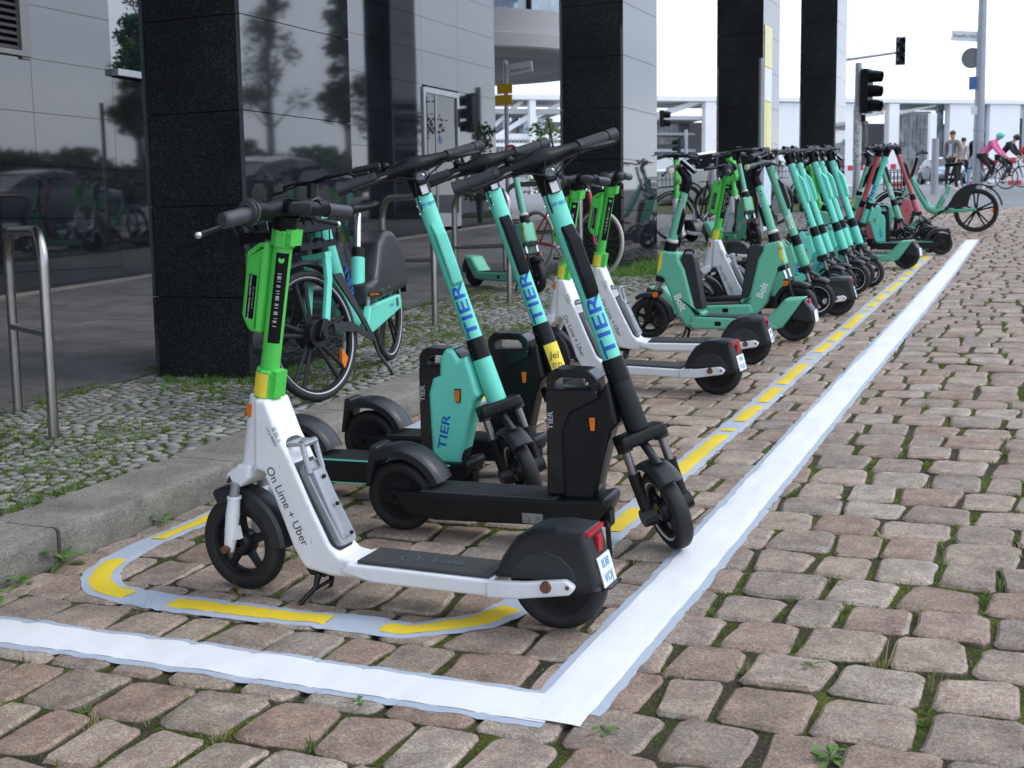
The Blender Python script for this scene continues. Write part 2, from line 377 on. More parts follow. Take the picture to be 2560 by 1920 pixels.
# ---------------------------------------------------------------- white / green rental scooter
def lime_scooter(num=('838', 'VOJ'), txt=True):
    t = thing('electric_scooter', 'x', 'scooter')
    hb, ht = Vector((.42, 0, .615)), Vector((.310, 0, 1.11)); ax = (ht-hb).normalized(); T = lambda k: hb+ax*k
    INFO[t.name] = dict(steer=(hb, ax))
    # body shell
    pl = rp([(.425, .615, .01), (.385, .61, .012), (.345, .50, .05), (.315, .445, .05), (.255, .305, .05), (.198, .185, .05), (.165, .152, .03), (.10, .143, .02), (-.02, .138, 0), (-.02, .098, 0), (.09, .094, .03), (.20, .092, .03), (.292, .108, .04), (.325, .165, .05), (.408, .395, .03), (.445, .40, .01)], .02)
    g = G().prism(pl, -.062, .062, ins=.011)
    g.tube([(.478, 0, .40), (.430, 0, .612)], [.045, .043], 22)
    body = mk('body', g, WHITE, t)
    d = G(); d.prism(rp([(.13, .1425, .004), (-.335, .138, .004), (-.335, .092, .004), (.05, .094, .02), (.16, .118, .01)], .01), -.083, .083, ins=.008)
    for s in (-1, 1):
        d.prism(rp([(-.325, .139, 0), (-.44, .147, .05), (-.560, .165, .02), (-.590, .148, .02), (-.572, .124, .02), (-.42, .098, .04), (-.325, .092, 0)], .02, 5), s*.068, s*.092, ins=.006)
    deck = mk('deck', d, WHITE, t)
    q = G().prism(rp([(.10, .1445, .002), (-.325, .1405, .002), (-.325, .1490, .002), (.10, .153, .002)], .001), -.070, .070, ins=.004)
    mat_ = mk('deck_mat', q, DKGREY, deck)
    # raised tread pattern of the mat (small triangles) leaving the smooth badge field free
    tg = G()
    for i in range(34):
        for j in range(11):
            x = .085-i*.012; y = -.058+j*.0116+(i % 2)*.003
            if -.235 < x < .02 and abs(y) < .030: continue
            z = .1490+(x+.325)*.0094+.0005
            tg.add([(x, y-.004, z), (x+.008, y-.004, z), (x+.004, y+.004, z), (x+.004, y, z+.0022)], [(0, 1, 3), (1, 2, 3), (2, 0, 3)])
    stuff(mk('tread', tg, BLACKG, deck, smooth=False))
    if txt:
        em = pm('worn badge print', (.075, .10, .10), .5)
        text('badge_lettering', 'Lime', .052, (-.165, 0, .1522), (-1, 0, -.0094), (0, -1, 0), em, deck, .012)
        r_ = G()
        r_.lathe([(.024, .1528), (.028, .1533), (.030, .1528)], (-.04, 0, 0), 24, axis='z')
        for k in range(8):
            a = k*PI/4; r_.box((-.04+.012*math.cos(a), .012*math.sin(a), .1527), (.017, .0022, .001), Matrix.Rotation(a, 3, 'Z'))
        mk('badge_emblem', r_, em, deck)
    # battery pack with carrying handle on the sloping rear face
    gk = G(); 
    Q = Vector((.3245, 0, .448)); P2 = Vector((.182, 0, .160)); dv = (P2-Q).normalized(); nv = Vector((-dv.z, 0, dv.x));  nv = nv if nv.x < 0 else -nv
    def slab(w, l0, l1, h0, h1, rr, g_):
        o2 = [(a, b) for a, b in rp([(l0, -w), (l1, -w), (l1, w), (l0, w)], rr, 6)]
        vs = [Q+dv*a+Vector((0, b, 0))+nv*h for h in (h0, h1) for a, b in o2]; m = len(o2)
        g_.add(vs, [(i, (i+1) % m, m+(i+1) % m, m+i) for i in range(m)]+[tuple(range(m))[::-1], tuple(range(m, 2*m))]); return g_
    mk('battery_gasket', slab(.0505, -.050, .326, -.02, .006, .049, gk), GASK, t)
    b = slab(.0435, .042, .310, -.01, .026, .024, G()); b.prism([tuple((Q+dv*.06+nv*.02).xz), tuple((Q+dv*.30+nv*.02).xz), tuple((Q+dv*.29+nv*.030).xz), tuple((Q+dv*.075+nv*.044).xz)], -.030, .030, ins=.006)
    bat = mk('battery', b, GREYM, t)
    h = G(); A = Q+dv*.075+nv*.03; B = Q+dv*(-.010)+nv*.050; D = Q+dv*(-.030)+nv*.004
    for s in (-1, 1): h.tube([A+Vector((0, s*.034, 0)), B+Vector((0, s*.034, 0)), D+Vector((0, s*.033, 0))], .009, 8)
    h.tube([B+Vector((0, -.034, 0)), B+Vector((0, .034, 0))], .011, 8); h.tube([D+Vector((0, -.033, 0)), D+Vector((0, .033, 0))], .0085, 8)
    mk('battery_handle', h, GREYM, bat)
    bd = G()
    for k in (.10, .19, .285): bolts(bd, [Q+dv*k+Vector((0, .0, 0))+nv*.044, Q+dv*k+Vector((0, .0, 0))+nv*.046], .006, nv)
    mk('bolt', bd, BLACKG, bat)
    # stem
    g = G().tube([T(-.02), T(.49)], .0285, 24); stem = mk('stem', g, LIME, t)
    for z0, z1, r_ in ((-.005, .085, .040), (.455, .505, .037)):
        g = G().tube([T(z0), T(z0+.004), T(z1-.004), T(z1)], [r_*.93, r_, r_, r_*.93], 10)
        g.box(tuple(T((z0+z1)/2)+Vector((-.036, 0, 0))), (.022, .05, (z1-z0)*.9), Matrix.Rotation(-.22, 3, 'Y'))
        bolts(g, [T((z0+z1)/2+s*(z1-z0)*.27)+Vector((-.036, sd_*.025, 0)) for s in (-1, 1) for sd_ in (1,)], .004)
        cl_ = mk('clamp', g, LIME, stem, ang=25)
    ys = G(); 
    for k in range(5):
        pass
    sq = G(); n_ = 8; a0, a1 = R(35), R(100)
    def patch(g_, k0, k1, th0, th1, rr, m=10):
        X = Vector((1, 0, 0)); X = (X-ax*X.dot(ax)).normalized(); Y = Vector((0, 1, 0)); vv = []
        for i in range(m+1):
            th = th0+(th1-th0)*i/m
            for k in (k0, k1): vv.append(T(k)+(X*math.cos(th)+Y*math.sin(th))*rr)
        g_.add(vv, [(2*i, 2*i+1, 2*i+3, 2*i+2) for i in range(m)]); return g_
    mk('label', patch(sq, .004, .076, R(50), R(125), .0408), YEL, stem, fix=False)
    mk('label', patch(G(), .17, .44, R(95), R(172), .0292), BLACKG, stem, fix=False)
    if txt:
        dirv = (math.cos(R(128)), math.sin(R(128)), 0)
        text_round('lettering', 'l  ll i  lll  i ll  llll i l  ll  i lll l', .016, T(.30), ax, dirv, .0297, WPRINT, stem)
        sh = G(); sh.disc(T(.415)+Vector((-.62*.0292, .79*.0292, 0)), .009, (-.62, .79, 0), 12, th=.001); mk('emblem', sh, LIME, stem)
    # device holder ahead of the stem
    pl = rp([(.345, 1.075, .012), (.385, 1.072, .02), (.432, 1.046, .02), (.440, .99, .03), (.468, .86, .03), (.446, .812, .03), (.405, .806, .01), (.375, .93, 0)], .02)
    g = G().prism([(a+.002, b) for a, b in pl], -.036, .036, ins=.014); ph = mk('phone_holder', g, LIME, t)
    pc = G(); v0 = Vector((.408, .0372, .98)); v1 = Vector((.436, .0372, .852)); wv = Vector((.028, 0, .006))
    pc.add([v0-wv*.5, v0+wv*.5, v1+wv*.5, v1-wv*.5], [(0, 1, 2, 3)]); mk('label', pc, BLACKG, ph, fix=False)
    if txt:
        text('lettering', 'Lime kontaktieren: +49 60 77044733', .0088, (.428, .0376, .914), (-.215, 0, .98), (.98, 0, .215), WPRINT, ph)
        text('lettering', 'l ii lll i ll iil l lli ll i lll', .0088, (.416, .0376, .912), (-.215, 0, .98), (.98, 0, .215), GPRINT, ph)
    # handlebar
    g = G(); c0 = T(.565)
    g.prism(rp([(c0.x-.058, c0.z-.022, .01), (c0.x-.0042, c0.z-.022, .015), (c0.x+.088, c0.z-.006, .015), (c0.x+.088, c0.z+.018, .012), (c0.x+.03, c0.z+.027, .02), (c0.x-.058, c0.z+.020, .01)], .01), -.05, .05, ins=.016)
    g.tube([T(.50), T(.545)], [.034, .040], 20)
    bw_ = [(c0.x-.004, y, c0.z+.004-(abs(y)/.3)*.022) for y in (-.175, -.1, 0, .1, .175)]
    g.tube(bw_, [.0195, .024, .027, .024, .0195], 14)
    g.tube([(c0.x-.004, .115, c0.z), (c0.x-.004, .15, c0.z)], .024, 16)
    g.tube([(c0.x-.004, -.13, c0.z), (c0.x-.004, -.165, c0.z)], .022, 16)
    hbx = mk('handlebar', g, BLACKG, t)
    for s in (-1, 1):
        y0, y1 = s*.175, s*.285
        g = G().tube([(c0.x-.004, y0, c0.z-.010), (c0.x-.008, y1-s*.006, c0.z-.022), (c0.x-.008, y1, c0.z-.022)], [.0225, .0225, .017], 18)
        if s > 0:
            for k in range(26):
                a = 2*PI*k/26; g.ball((c0.x-.004+.034*math.cos(a), .168, c0.z-.003+.034*math.sin(a)), .0050, 6)
            g.lathe([(.018, .153), (.033, .157), (.033, .179), (.018, .183)], (c0.x-.004, 0, c0.z-.003), 24)
        mk('grip', g, pm('worn grip rubber', (.035, .038, .042), .4, dirt=((.09, .09, .09), .5, 12)), hbx)
        lever(hbx, (c0.x+.02, s*.13, c0.z-.016), (c0.x+.060, s*.21, c0.z-.040), (c0.x+.055, s*.31, c0.z-.058)); mk('lever_tip', G().ball((c0.x+.055, s*.312, c0.z-.058), .0105, 8), CHROME, hbx)
    dp = G().box((c0.x-.012, 0, c0.z+.0255), (.06, .055, .003)); mk('display', dp, pm('display glass', (.01, .01, .012), .08), hbx)
    g = G()
    for s in (-1, 1): g.tube([(c0.x+.02, s*.125, c0.z-.02), (c0.x+.085, s*.10, c0.z-.035), (c0.x+.080, s*.045, c0.z-.065), tuple(T(.50)+Vector((.035, s*.02, 0)))], .003, 6)
    mk('cable', g, BLACKG, t)
    # fork, wheel, mudguard
    g = G(); g.prism(rp([(.452, .412, .01), (.50, .412, .01), (.555, .378, .02), (.548, .345, .015), (.50, .340, .015), (.46, .37, .02)], .015), -.064, .064, ins=.012)
    for s in (-1, 1):
        g.tube([(.523, s*.062, .31), (.535, s*.062, .25), (.553, s*.062, .165), (.558, s*.062, .142)], [.0185, .0215, .018, .015], 16)
        g.tube([(.523, s*.062, .312), (.523, s*.062, .304)], .022, 16)
        g.box((.536, s*.062, .195), (.05, .018, .04), Matrix.Rotation(.2, 3, 'Y'))
    fk = mk('fork', g, WHITE, t)
    for s in (-1, 1): mk('suspension_tube', G().tube([(.512, s*.062, .355), (.525, s*.062, .305)], .0145, 14), GREYM, fk)
    g = G(); 
    for s in (-1, 1): g.tube([(.555, s*.06, .148), (.555, s*.092, .148)], .0115, 10)
    mk('axle', g, RUST, fk)
    tri = G().add([(.520, .0655, .352), (.548, .0655, .352), (.534, .0655, .376)], [(0, 1, 2)]); mk('warning_label', tri, INK, fk, fix=False)
    wheel('front_wheel', (.550, 0, .150), .150, .058, .044, t)
    g = arc_fender((.550, 0, .150), .185, .135, 62, 178, .074); mk('front_fender', g, FEND, t)
    # indicator
    g = G(); g.prism(rp([(.435, .60), (.468, .60), (.476, .555), (.445, .548)], .01), -.035, .035, ins=.006); mk('indicator_housing', g, WHITE, t)
    for s in (-1, 1):
        g = G().prism(rp([(.444, .597), (.466, .597), (.471, .557), (.450, .553)], .005), s*.036, s*.042, ins=.002); mk('indicator', g, ORANGE, t)
    # rear wheel and big mudguard
    wheel('rear_wheel', (-.506, 0, .138), .142, .062, .045, t, 'hub')
    pl = rp([(-.333, .142, .003), (-.362, .205, .05), (-.405, .262, .05), (-.462, .293, .05), (-.53, .300, .03), (-.612, .295, .004), (-.628, .235, .03), (-.652, .150, .02), (-.640, .128, .01), (-.58, .112, .01), (-.50, .140, .05)], .03)
    g = G().prism(pl, -.066, .066, ins=.022)
    rf = mk('rear_fender', g, FEND, t)
    pr_ = rp([(-.385, .150), (-.40, .185), (-.44, .222), (-.49, .235), (-.54, .222), (-.575, .19), (-.588, .150)], .03)
    g = G().prism(pr_, -.068, .068, ins=.003); mk('wheel_cover', g, pm('charcoal cover', (.024, .026, .029), .5, var=.3), rf)
    g = G().box((-.615, 0, .285), (.010, .112, .012)); g.box((-.6265, 0, .250), (.010, .030, .045)); mk('tail_light', g, REDL, rf)
    g = G().add([(-.6345, -.045, .218), (-.6345, .045, .218), (-.655, .045, .138), (-.655, -.045, .138)], [(0, 1, 2, 3)]); g.add([(-.6375, -.045, .218), (-.6375, .045, .218), (-.658, .045, .138), (-.658, -.045, .138)], [(3, 2, 1, 0)])
    pb = mk('number_plate', g, STICK, rf)
    lb = pm('plate blue print', (.12, .35, .6), .5)
    for i, l in enumerate(num): text('lettering', l, .034, (-.6442-i*.0097, 0, .197-i*.038), (0, -1, 0), (.25, 0, .97), lb, rf, .01)
    g = G().box((-.660, 0, .135), (.03, .08, .004), Matrix.Rotation(.3, 3, 'Y')); mk('plate_bracket', g, BLACK, rf)
    g = G()
    for s in (-1, 1): g.tube([(-.506, s*.088, .142), (-.506, s*.100, .142)], [.017, .015], 14); g.tube([(-.568, s*.092, .146), (-.568, s*.094, .146)], .006, 10)
    mk('axle_nut', g, RUST, t)
    # kickstand
    g = G(); g.prism(rp([(.31, .10), (.22, .10), (.24, .075), (.29, .078)], .006), -.03, .03)
    for s in (-1, 1): g.tube([(.262, s*.03, .085), (.268, s*.045, .045), (.300, s*.085, .004)], [.011, .0085, .007], 8)
    g.tube([(.27, -.045, .04), (.27, .045, .04)], .006, 8)
    mk('kickstand', g, BLACK, t)
    if txt:
        dd = Vector((.325-.185, 0, .165-.0)).normalized()
        n0 = Vector((.398, .0628, .365)); n1 = Vector((.288, .0628, .135)); dv2 = (n1-n0).normalized()
        mid = Vector((.300, .0570, .268)) 
        st = G(); wv = Vector((-dv2.z, 0, dv2.x)); wv = wv if wv.x < 0 else -wv
        m0 = Vector((.336, .0624, .30)); 
        a_, b_ = m0-dv2*.105, m0+dv2*.12
        st.add([a_-wv*.024, a_+wv*.022, b_+wv*.022, b_-wv*.024], [(0, 1, 2, 3)]); mk('sticker', st, STICK, body, fix=False)
        text('lettering', 'On Lime + Uber', .0385, m0+dv2*.004+Vector((0, .0006, 0)), dv2, wv, INK, body, .004, sx=.98)
        text('lettering', 'ii ll iii l lli ll ii', .012, (.372, .0628, .505), (-.42, 0, -.9), (-.9, 0, .42), INK, body)
        text('lettering', 'lllil llillil l lil', .026, (.352, .0628, .512), (-.42, 0, -.9), (-.9, 0, .42), INK, body, sx=.4)
        text('lettering', 'iii lll li ll', .010, (.362, .0628, .492), (-.42, 0, -.9), (-.9, 0, .42), INK, body)
        m1 = Vector((m0.x, -.0632, m0.z)); text('lettering', 'On Lime + Uber', .0385, m1, -dv2, wv, INK, body, .004)
    return t

# ---------------------------------------------------------------- swappable-battery scooter (turquoise stem, twin fork)
def tier_scooter(lower=TURQ, stemc=TURQ, boxc=BLACKG, shell=None, lettering='TIER', lmat=BLUE, near=True, sticker=False, ring=WPRINT, az=-38, deckstripe=None):
    t = thing('electric_scooter', 'x', 'scooter'); shell = shell or lower
    cr_, jt, st_ = Vector((.355, 0, .41)), Vector((.292, 0, .633)), Vector((.112, 0, 1.17)); ax = (st_-jt).normalized(); T = lambda k: jt+ax*k
    INFO[t.name] = dict(steer=(jt, ax))
    n = 24
    # head tube and frame
    g = G().tube([T(-.245), T(-.235), T(-.078)], [.036, .0375, .0365], n)
    head = mk('head_tube', g, lower, t)
    jc = G().tube([T(-.077), T(-.002), T(.002)], [.0375, .036, .032], n); bolts(jc, [T(-.03)+Vector((.02, -.031, 0))], .005, (0, -1, 0)); mk('joint_collar', jc, BLACKG, t)
    if shell is BLACK: pl = rp([(.118, .165, 0), (.122, .40, .03), (.150, .462, .03), (.258, .515, .01), (.290, .575, .01), (.318, .425, .01), (.292, .40, .04), (.228, .165, 0)], .015)
    else: pl = rp([(.112, .165, 0), (.112, .43, .03), (.132, .488, .02), (.162, .500, .01), (.166, .565, .02), (.190, .600, .02), (.222, .598, .02), (.245, .56, .02), (.275, .575, .01), (.318, .425, .01), (.292, .40, .04), (.228, .165, 0)], .015)
    g = G().prism(pl, -.052, .052, ins=.014); sh = mk('battery_shell', g, shell, t)
    g = G(); g.prism(rp([(.06, .175, 0), (.073, .535, .015), (.254, .535, .01), (.24, .175, 0)], .01), -.043, .043, ins=.008)
    g.prism(rp([(.074, .530, 0), (.078, .578, .03), (.105, .602, .02), (.225, .598, .02), (.252, .572, .02), (.254, .530, 0), (.226, .530, 0), (.222, .558, .012), (.208, .572, .01), (.128, .575, .012), (.108, .562, .01), (.104, .530, 0)], .006), -.040, .040, ins=.004)
    bt = mk('battery', g, pm('glossy battery case', (.012, .012, .014), .2, var=.3, dirt=((.12, .12, .12), .5, 9), spots=(230, .4, (.25, .25, .25))), t)
    # deck
    g = G().prism(rp([(-.50, .150, .006), (-.47, .162, .006), (.10, .166, 0), (.235, .172, .02), (.270, .182, .01), (.280, .160, .02), (.262, .115, .02), (.20, .080, .02), (-.35, .068, .006), (-.46, .085, .03)], .012), -.078, .078, ins=.008)
    deck = mk('deck', g, BLACK, t)
    g = G().box((-.15, 0, .1665), (.50, .140, .005)); mt = mk('deck_mat', g, DKGREY, deck)
    tg = G()
    for i in range(44):
        for j in range(8): tg.box((-.385+i*.0108, -.058+j*.0166, .1695), (.0045, .009, .0022))
    stuff(mk('tread', tg, BLACKG, deck, smooth=False))
    if deckstripe:
        g = G()
        for s in (-1, 1): g.box((-.11, s*.0788, .163), (.62, .004, .006)); g.box((-.1, s*.0788, .074), (.55, .004, .003))
        mk('trim_strip', g, deckstripe, deck)
    if near:
        g = G().add([(-.02, -.0793, .118), (.055, -.0793, .118), (.055, -.0793, .082), (-.02, -.0793, .082)], [(0, 1, 2, 3)]); mk('type_label', g, pm('worn label', (.20, .20, .20), .5, var=.6, vs=90), deck, fix=False)
        text('lettering', 'llii lll iili\nill lii ll\nlil iil\nli lll', .0085, (.018, -.0798, .1005), (1, 0, 0), (0, 0, 1), GPRINT, deck)
        text('lettering', 'AC272591', .0095, (.095, -.0798, .083), (1, 0, 0), (0, 0, 1), GPRINT, deck)
    # rear wheel, arms, fender
    wheel('rear_wheel', (-.510, 0, .128), .128, .062, .045, t, 'hub', BLACK, None)
    g = G()
    for s in (-1, 1): g.prism(rp([(-.43, .155), (-.545, .165), (-.575, .145), (-.545, .120), (-.43, .100)], .012), s*.050, s*.070, ins=.005)
    g.tube([(-.52, -.085, .142), (-.52, .085, .142)], .016, 14)
    mk('rear_arm', g, BLACK, t)
    g = arc_fender((-.505, 0, .125), .192, .152, 22, 118, .112, 16)
    g.prism(rp([(-.565, .312), (-.60, .315), (-.612, .25), (-.628, .165), (-.615, .165), (-.585, .25)], .008), -.054, .054, ins=.006)
    rf = mk('rear_fender', g, FEND, t)
    g = G().box((-.612, 0, .262), (.008, .05, .018), Matrix.Rotation(.15, 3, 'Y')); mk('tail_light', g, REDL, rf)
    # reflector
    for s in (-1, 1):
        g = G().prism(rp([(.222, .452), (.250, .452), (.246, .400), (.226, .400)], .005), s*.050, s*.058, ins=.003); h_ = mk('reflector_housing', g, BLACKG, t)
        g = G().prism(rp([(.2255, .448), (.2465, .448), (.243, .404), (.229, .404)], .004), s*.058, s*.061, ins=.001); mk('reflector', g, ORANGE, h_)
    # kickstand and motor block at the front of the deck
    g = G(); g.box((.255, -.02, .105), (.045, .05, .055)); g.tube([(.245, -.03, .10), (.27, -.075, .105), (.292, -.11, .100), (.298, -.118, .003)], .0085, 8); mk('kickstand', g, BLACK, t)
    # fork
    ux = ax; A = T(-.245); axd = -ax
    g = G(); 
    g.prism(rp([(A.x-.045, A.z-.012, .01), (A.x+.045, A.z+.012, .01), (A.x+.055, A.z-.030, .012), (A.x-.03, A.z-.052, .012)], .01), -.082, .082, ins=.012)
    top = A+Vector((.012, 0, -.02)); axl = Vector((.458, 0, .140))
    mid = top+(axl-top)*.42
    for s in (-1, 1):
        Y = Vector((0, s*.066, 0)); g.tube([top+Y, top+(axl-top)*.12+Y], .026, 14)
        g.tube([mid+Y, mid+(axl-top)*.03+Y, axl+Y-(axl-top)*.06], [.024, .021, .019], 16)
        g.tube([axl+Y*.72, axl+Y*1.33], [.034, .030], 18)
    fk = mk('fork', g, BLACK, t)
    for s in (-1, 1): Y = Vector((0, s*.066, 0)); mk('suspension_tube', G().tube([top+Y, mid+Y], .0145, 14), pm('dull steel', (.22, .20, .19), .35, .8, dirt=((.2, .09, .04), .7, 20)), fk)
    wheel('front_wheel', tuple(axl), .138, .056, .042, t, 'spoke5', BLACK, ring)
    g = arc_fender(tuple(axl), .172, .150, 55, 135, .085, 8); g.tube([top+Vector((.005, 0, -.02)), axl+Vector((.02, 0, .168))], .015, 10); mk('front_fender', g, FEND, t)
    # stem
    g = G().tube([T(0), T(.03), T(.54), T(.565)], [.031, .031, .0335, .0335], n); stem = mk('stem', g, stemc, t)
    X = Vector((1, 0, 0)); X = (X-ax*X.dot(ax)).normalized(); Z = ax; Y = Vector((0, 1, 0))
    bo = G(); bolts(bo, [T(.53)-X*.02+Y*s*.027 for s in (-1, 1)]+[T(.50)-X*.02+Y*s*.027 for s in (-1, 1)], .006, (-.4, -.8, 0)); bolts(bo, [T(.505)+X*.022-Y*.026, T(.54)+X*.022-Y*.026], .0055, (.5, -.8, 0)); mk('bolt', bo, CHROME, stem)
    g = G(); K = [(.205, .030), (.215, .050), (.275, .058), (.40, .060), (.445, .038), (.45, .030)]
    poly = [tuple((T(k)+X*h).xz) for k, h in K]+[tuple((T(.45)+X*.02).xz), tuple((T(.205)+X*.02).xz)]
    g.prism(rp(poly, .006), -.0215, .0215, ins=.007); mk('lock_box', g, boxc, t)
    g = G().tube([T(.560), T(.60), T(.645)], [.034, .036, .040], n)
    g.tube([T(.645)-X*.01, T(.668)+X*.012], [.040, .036], n)
    bc = T(.672)+X*.004
    ys = [-.15, -.11, -.06, -.03, 0, .03, .06, .11, .15]
    g.tube([bc+Y*y-X*(abs(y)*.12)+Z*(abs(y)*.02) for y in ys], [.019, .022, .027, .034, .038, .034, .027, .022, .019], 16)
    g.tube([bc+X*.03+Z*.002, bc-X*.045+Z*.004], [.022, .026], 14)
    hb = mk('handlebar', g, BLACKG, t)
    gm = pm('ribbed grip rubber', (.022, .023, .026), .55)
    for s in (-1, 1):
        P0 = bc+Y*s*.15-X*.018+Z*.003; P1 = bc+Y*s*.285-X*.045+Z*.006; g = G().tube([P0, P1], .0205, 22)
        for k in range(22):
            a = 2*PI*k/22; dr = X*math.cos(a)+Z*math.sin(a); g.tube([P0+dr*.0205+(P1-P0)*.08, P1+dr*.0205-(P1-P0)*.28], .0016, 4, caps=False)
        g.tube([P0+(P1-P0)*.78, P1+(P1-P0)*.04], .0235, 18); g.tube([P0-(P1-P0)*.08, P0+(P1-P0)*.04], .0235, 18)
        mk('grip', g, gm, hb)
        lever(hb, bc+Y*s*.115+X*.022-Z*.010, bc+Y*s*.165+X*.050-Z*.020, bc+Y*s*.245+X*.020-Z*.022)
    g = G().ball(bc-Y*.10+Z*.032, .018, 12, sc=(1, 1, .8)); g.tube([bc-Y*.10, bc-Y*.10+Z*.03], .010, 10); mk('bell', g, BLACKG, hb)
    g = G().disc(bc-Y*.0-X*.03+Z*.030, .022, Z, 16); mk('display', g, pm('display glass', (.01, .01, .012), .08), hb)
    hl = T(.618)+X*.036
    g = G().tube([hl-X*.012, hl+X*.016, hl+X*.018], [.024, .026, .022], 20); g.box(tuple(hl-Z*.040-X*.004), (.018, .032, .045), Matrix.Rotation(-.33, 3, 'Y')); lm = mk('headlight', g, BLACKG, t)
    g = G().tube([hl+X*.0175, hl+X*.020, hl+X*.022], [.0205, .018, .006], 18); mk('lens', g, LENS, lm)
    g = G().box(tuple(hl-Z*.043+X*.008), (.008, .026, .034), Matrix.Rotation(-.33, 3, 'Y')); mk('reflector', g, pm('clear reflector', (.5, .5, .5), .25, .6, bump=.8, bs=400), lm)
    # lettering
    dz = (math.cos(R(az)), math.sin(R(az)), 0)
    if lettering:
        text_round('lettering', lettering, .066, T(.110), ax, dz, .0322, lmat, stem, .015, sx=1.62 if lettering == 'TIER' else 1.0)
        if near: text_round('lettering', 'tier.app', .020, T(.535), ax, dz, .0345, BLUE, stem, .01) if False else None
    if lettering == 'TIER' and near:
        dzv = Vector(dz); dzv = (dzv-ax*dzv.dot(ax)).normalized(); side = ax.cross(dzv)
        text('lettering', 'tier.app', .019, T(.525)+dzv*.0352, side, ax, BLUE, stem, .01)
    if lettering == 'TIER':
        text('lettering', 'TIER', .048, (.172, -.0530, .285), (.22, 0, 1), (-1, 0, .22), BLUE if lower is TURQ else pm('dull print', (.10, .10, .10), .5), sh, .012, sx=1.45) if lower is TURQ else None
        text('lettering', 'TIER', .042, (.172, .0530, .275), (-.22, 0, -1), (-1, 0, .22), BLUE if lower is TURQ else GPRINT, sh, .015, sx=1.3) if lower is TURQ else None
        text('lettering', 'TIER', .026, (.086, -.0438, .43), (.05, 0, 1), (-1, 0, .05), GPRINT, bt, .012, sx=1.2)
    if sticker:
        g = G(); m = 8; vv = []
        for i in range(m+1):
            th = R(-95+120*i/m)
            for k in (-.215, -.085): vv.append(T(k)+(X*math.cos(th)+Y*math.sin(th))*.0385)
        g.add(vv, [(2*i, 2*i+1, 2*i+3, 2*i+2) for i in range(m)]); mk('sticker', g, YEL, head, fix=False)
        text('lettering', 'Jel', .040, T(-.135)+(X*math.cos(R(-50))+Y*math.sin(R(-50)))*.0400, (.8, .55, 0), (-.2, 0, 1), INK, head, .0)
        text('lettering', 'DTU\nJIJO', .026, T(-.190)+(X*math.cos(R(-50))+Y*math.sin(R(-50)))*.0400, (.8, .55, 0), (-.2, 0, 1), INK, head, .0)
    # brake cable
    g = G().tube([bc+X*.04-Z*.01, T(.60)+X*.055-Y*.03, T(.55)+X*.045-Y*.035, T(.50)+X*.03-Y*.03], .003, 6)
    for s in (-1, 1): g.tube([bc+Y*s*.125+X*.02-Z*.012, bc+Y*s*.09+X*.075-Z*.03, bc+Y*s*.03+X*.070-Z*.055, T(.60)+X*.045+Y*s*.012], .0028, 6)
    mk('cable', g, BLACKG, t)
    return t

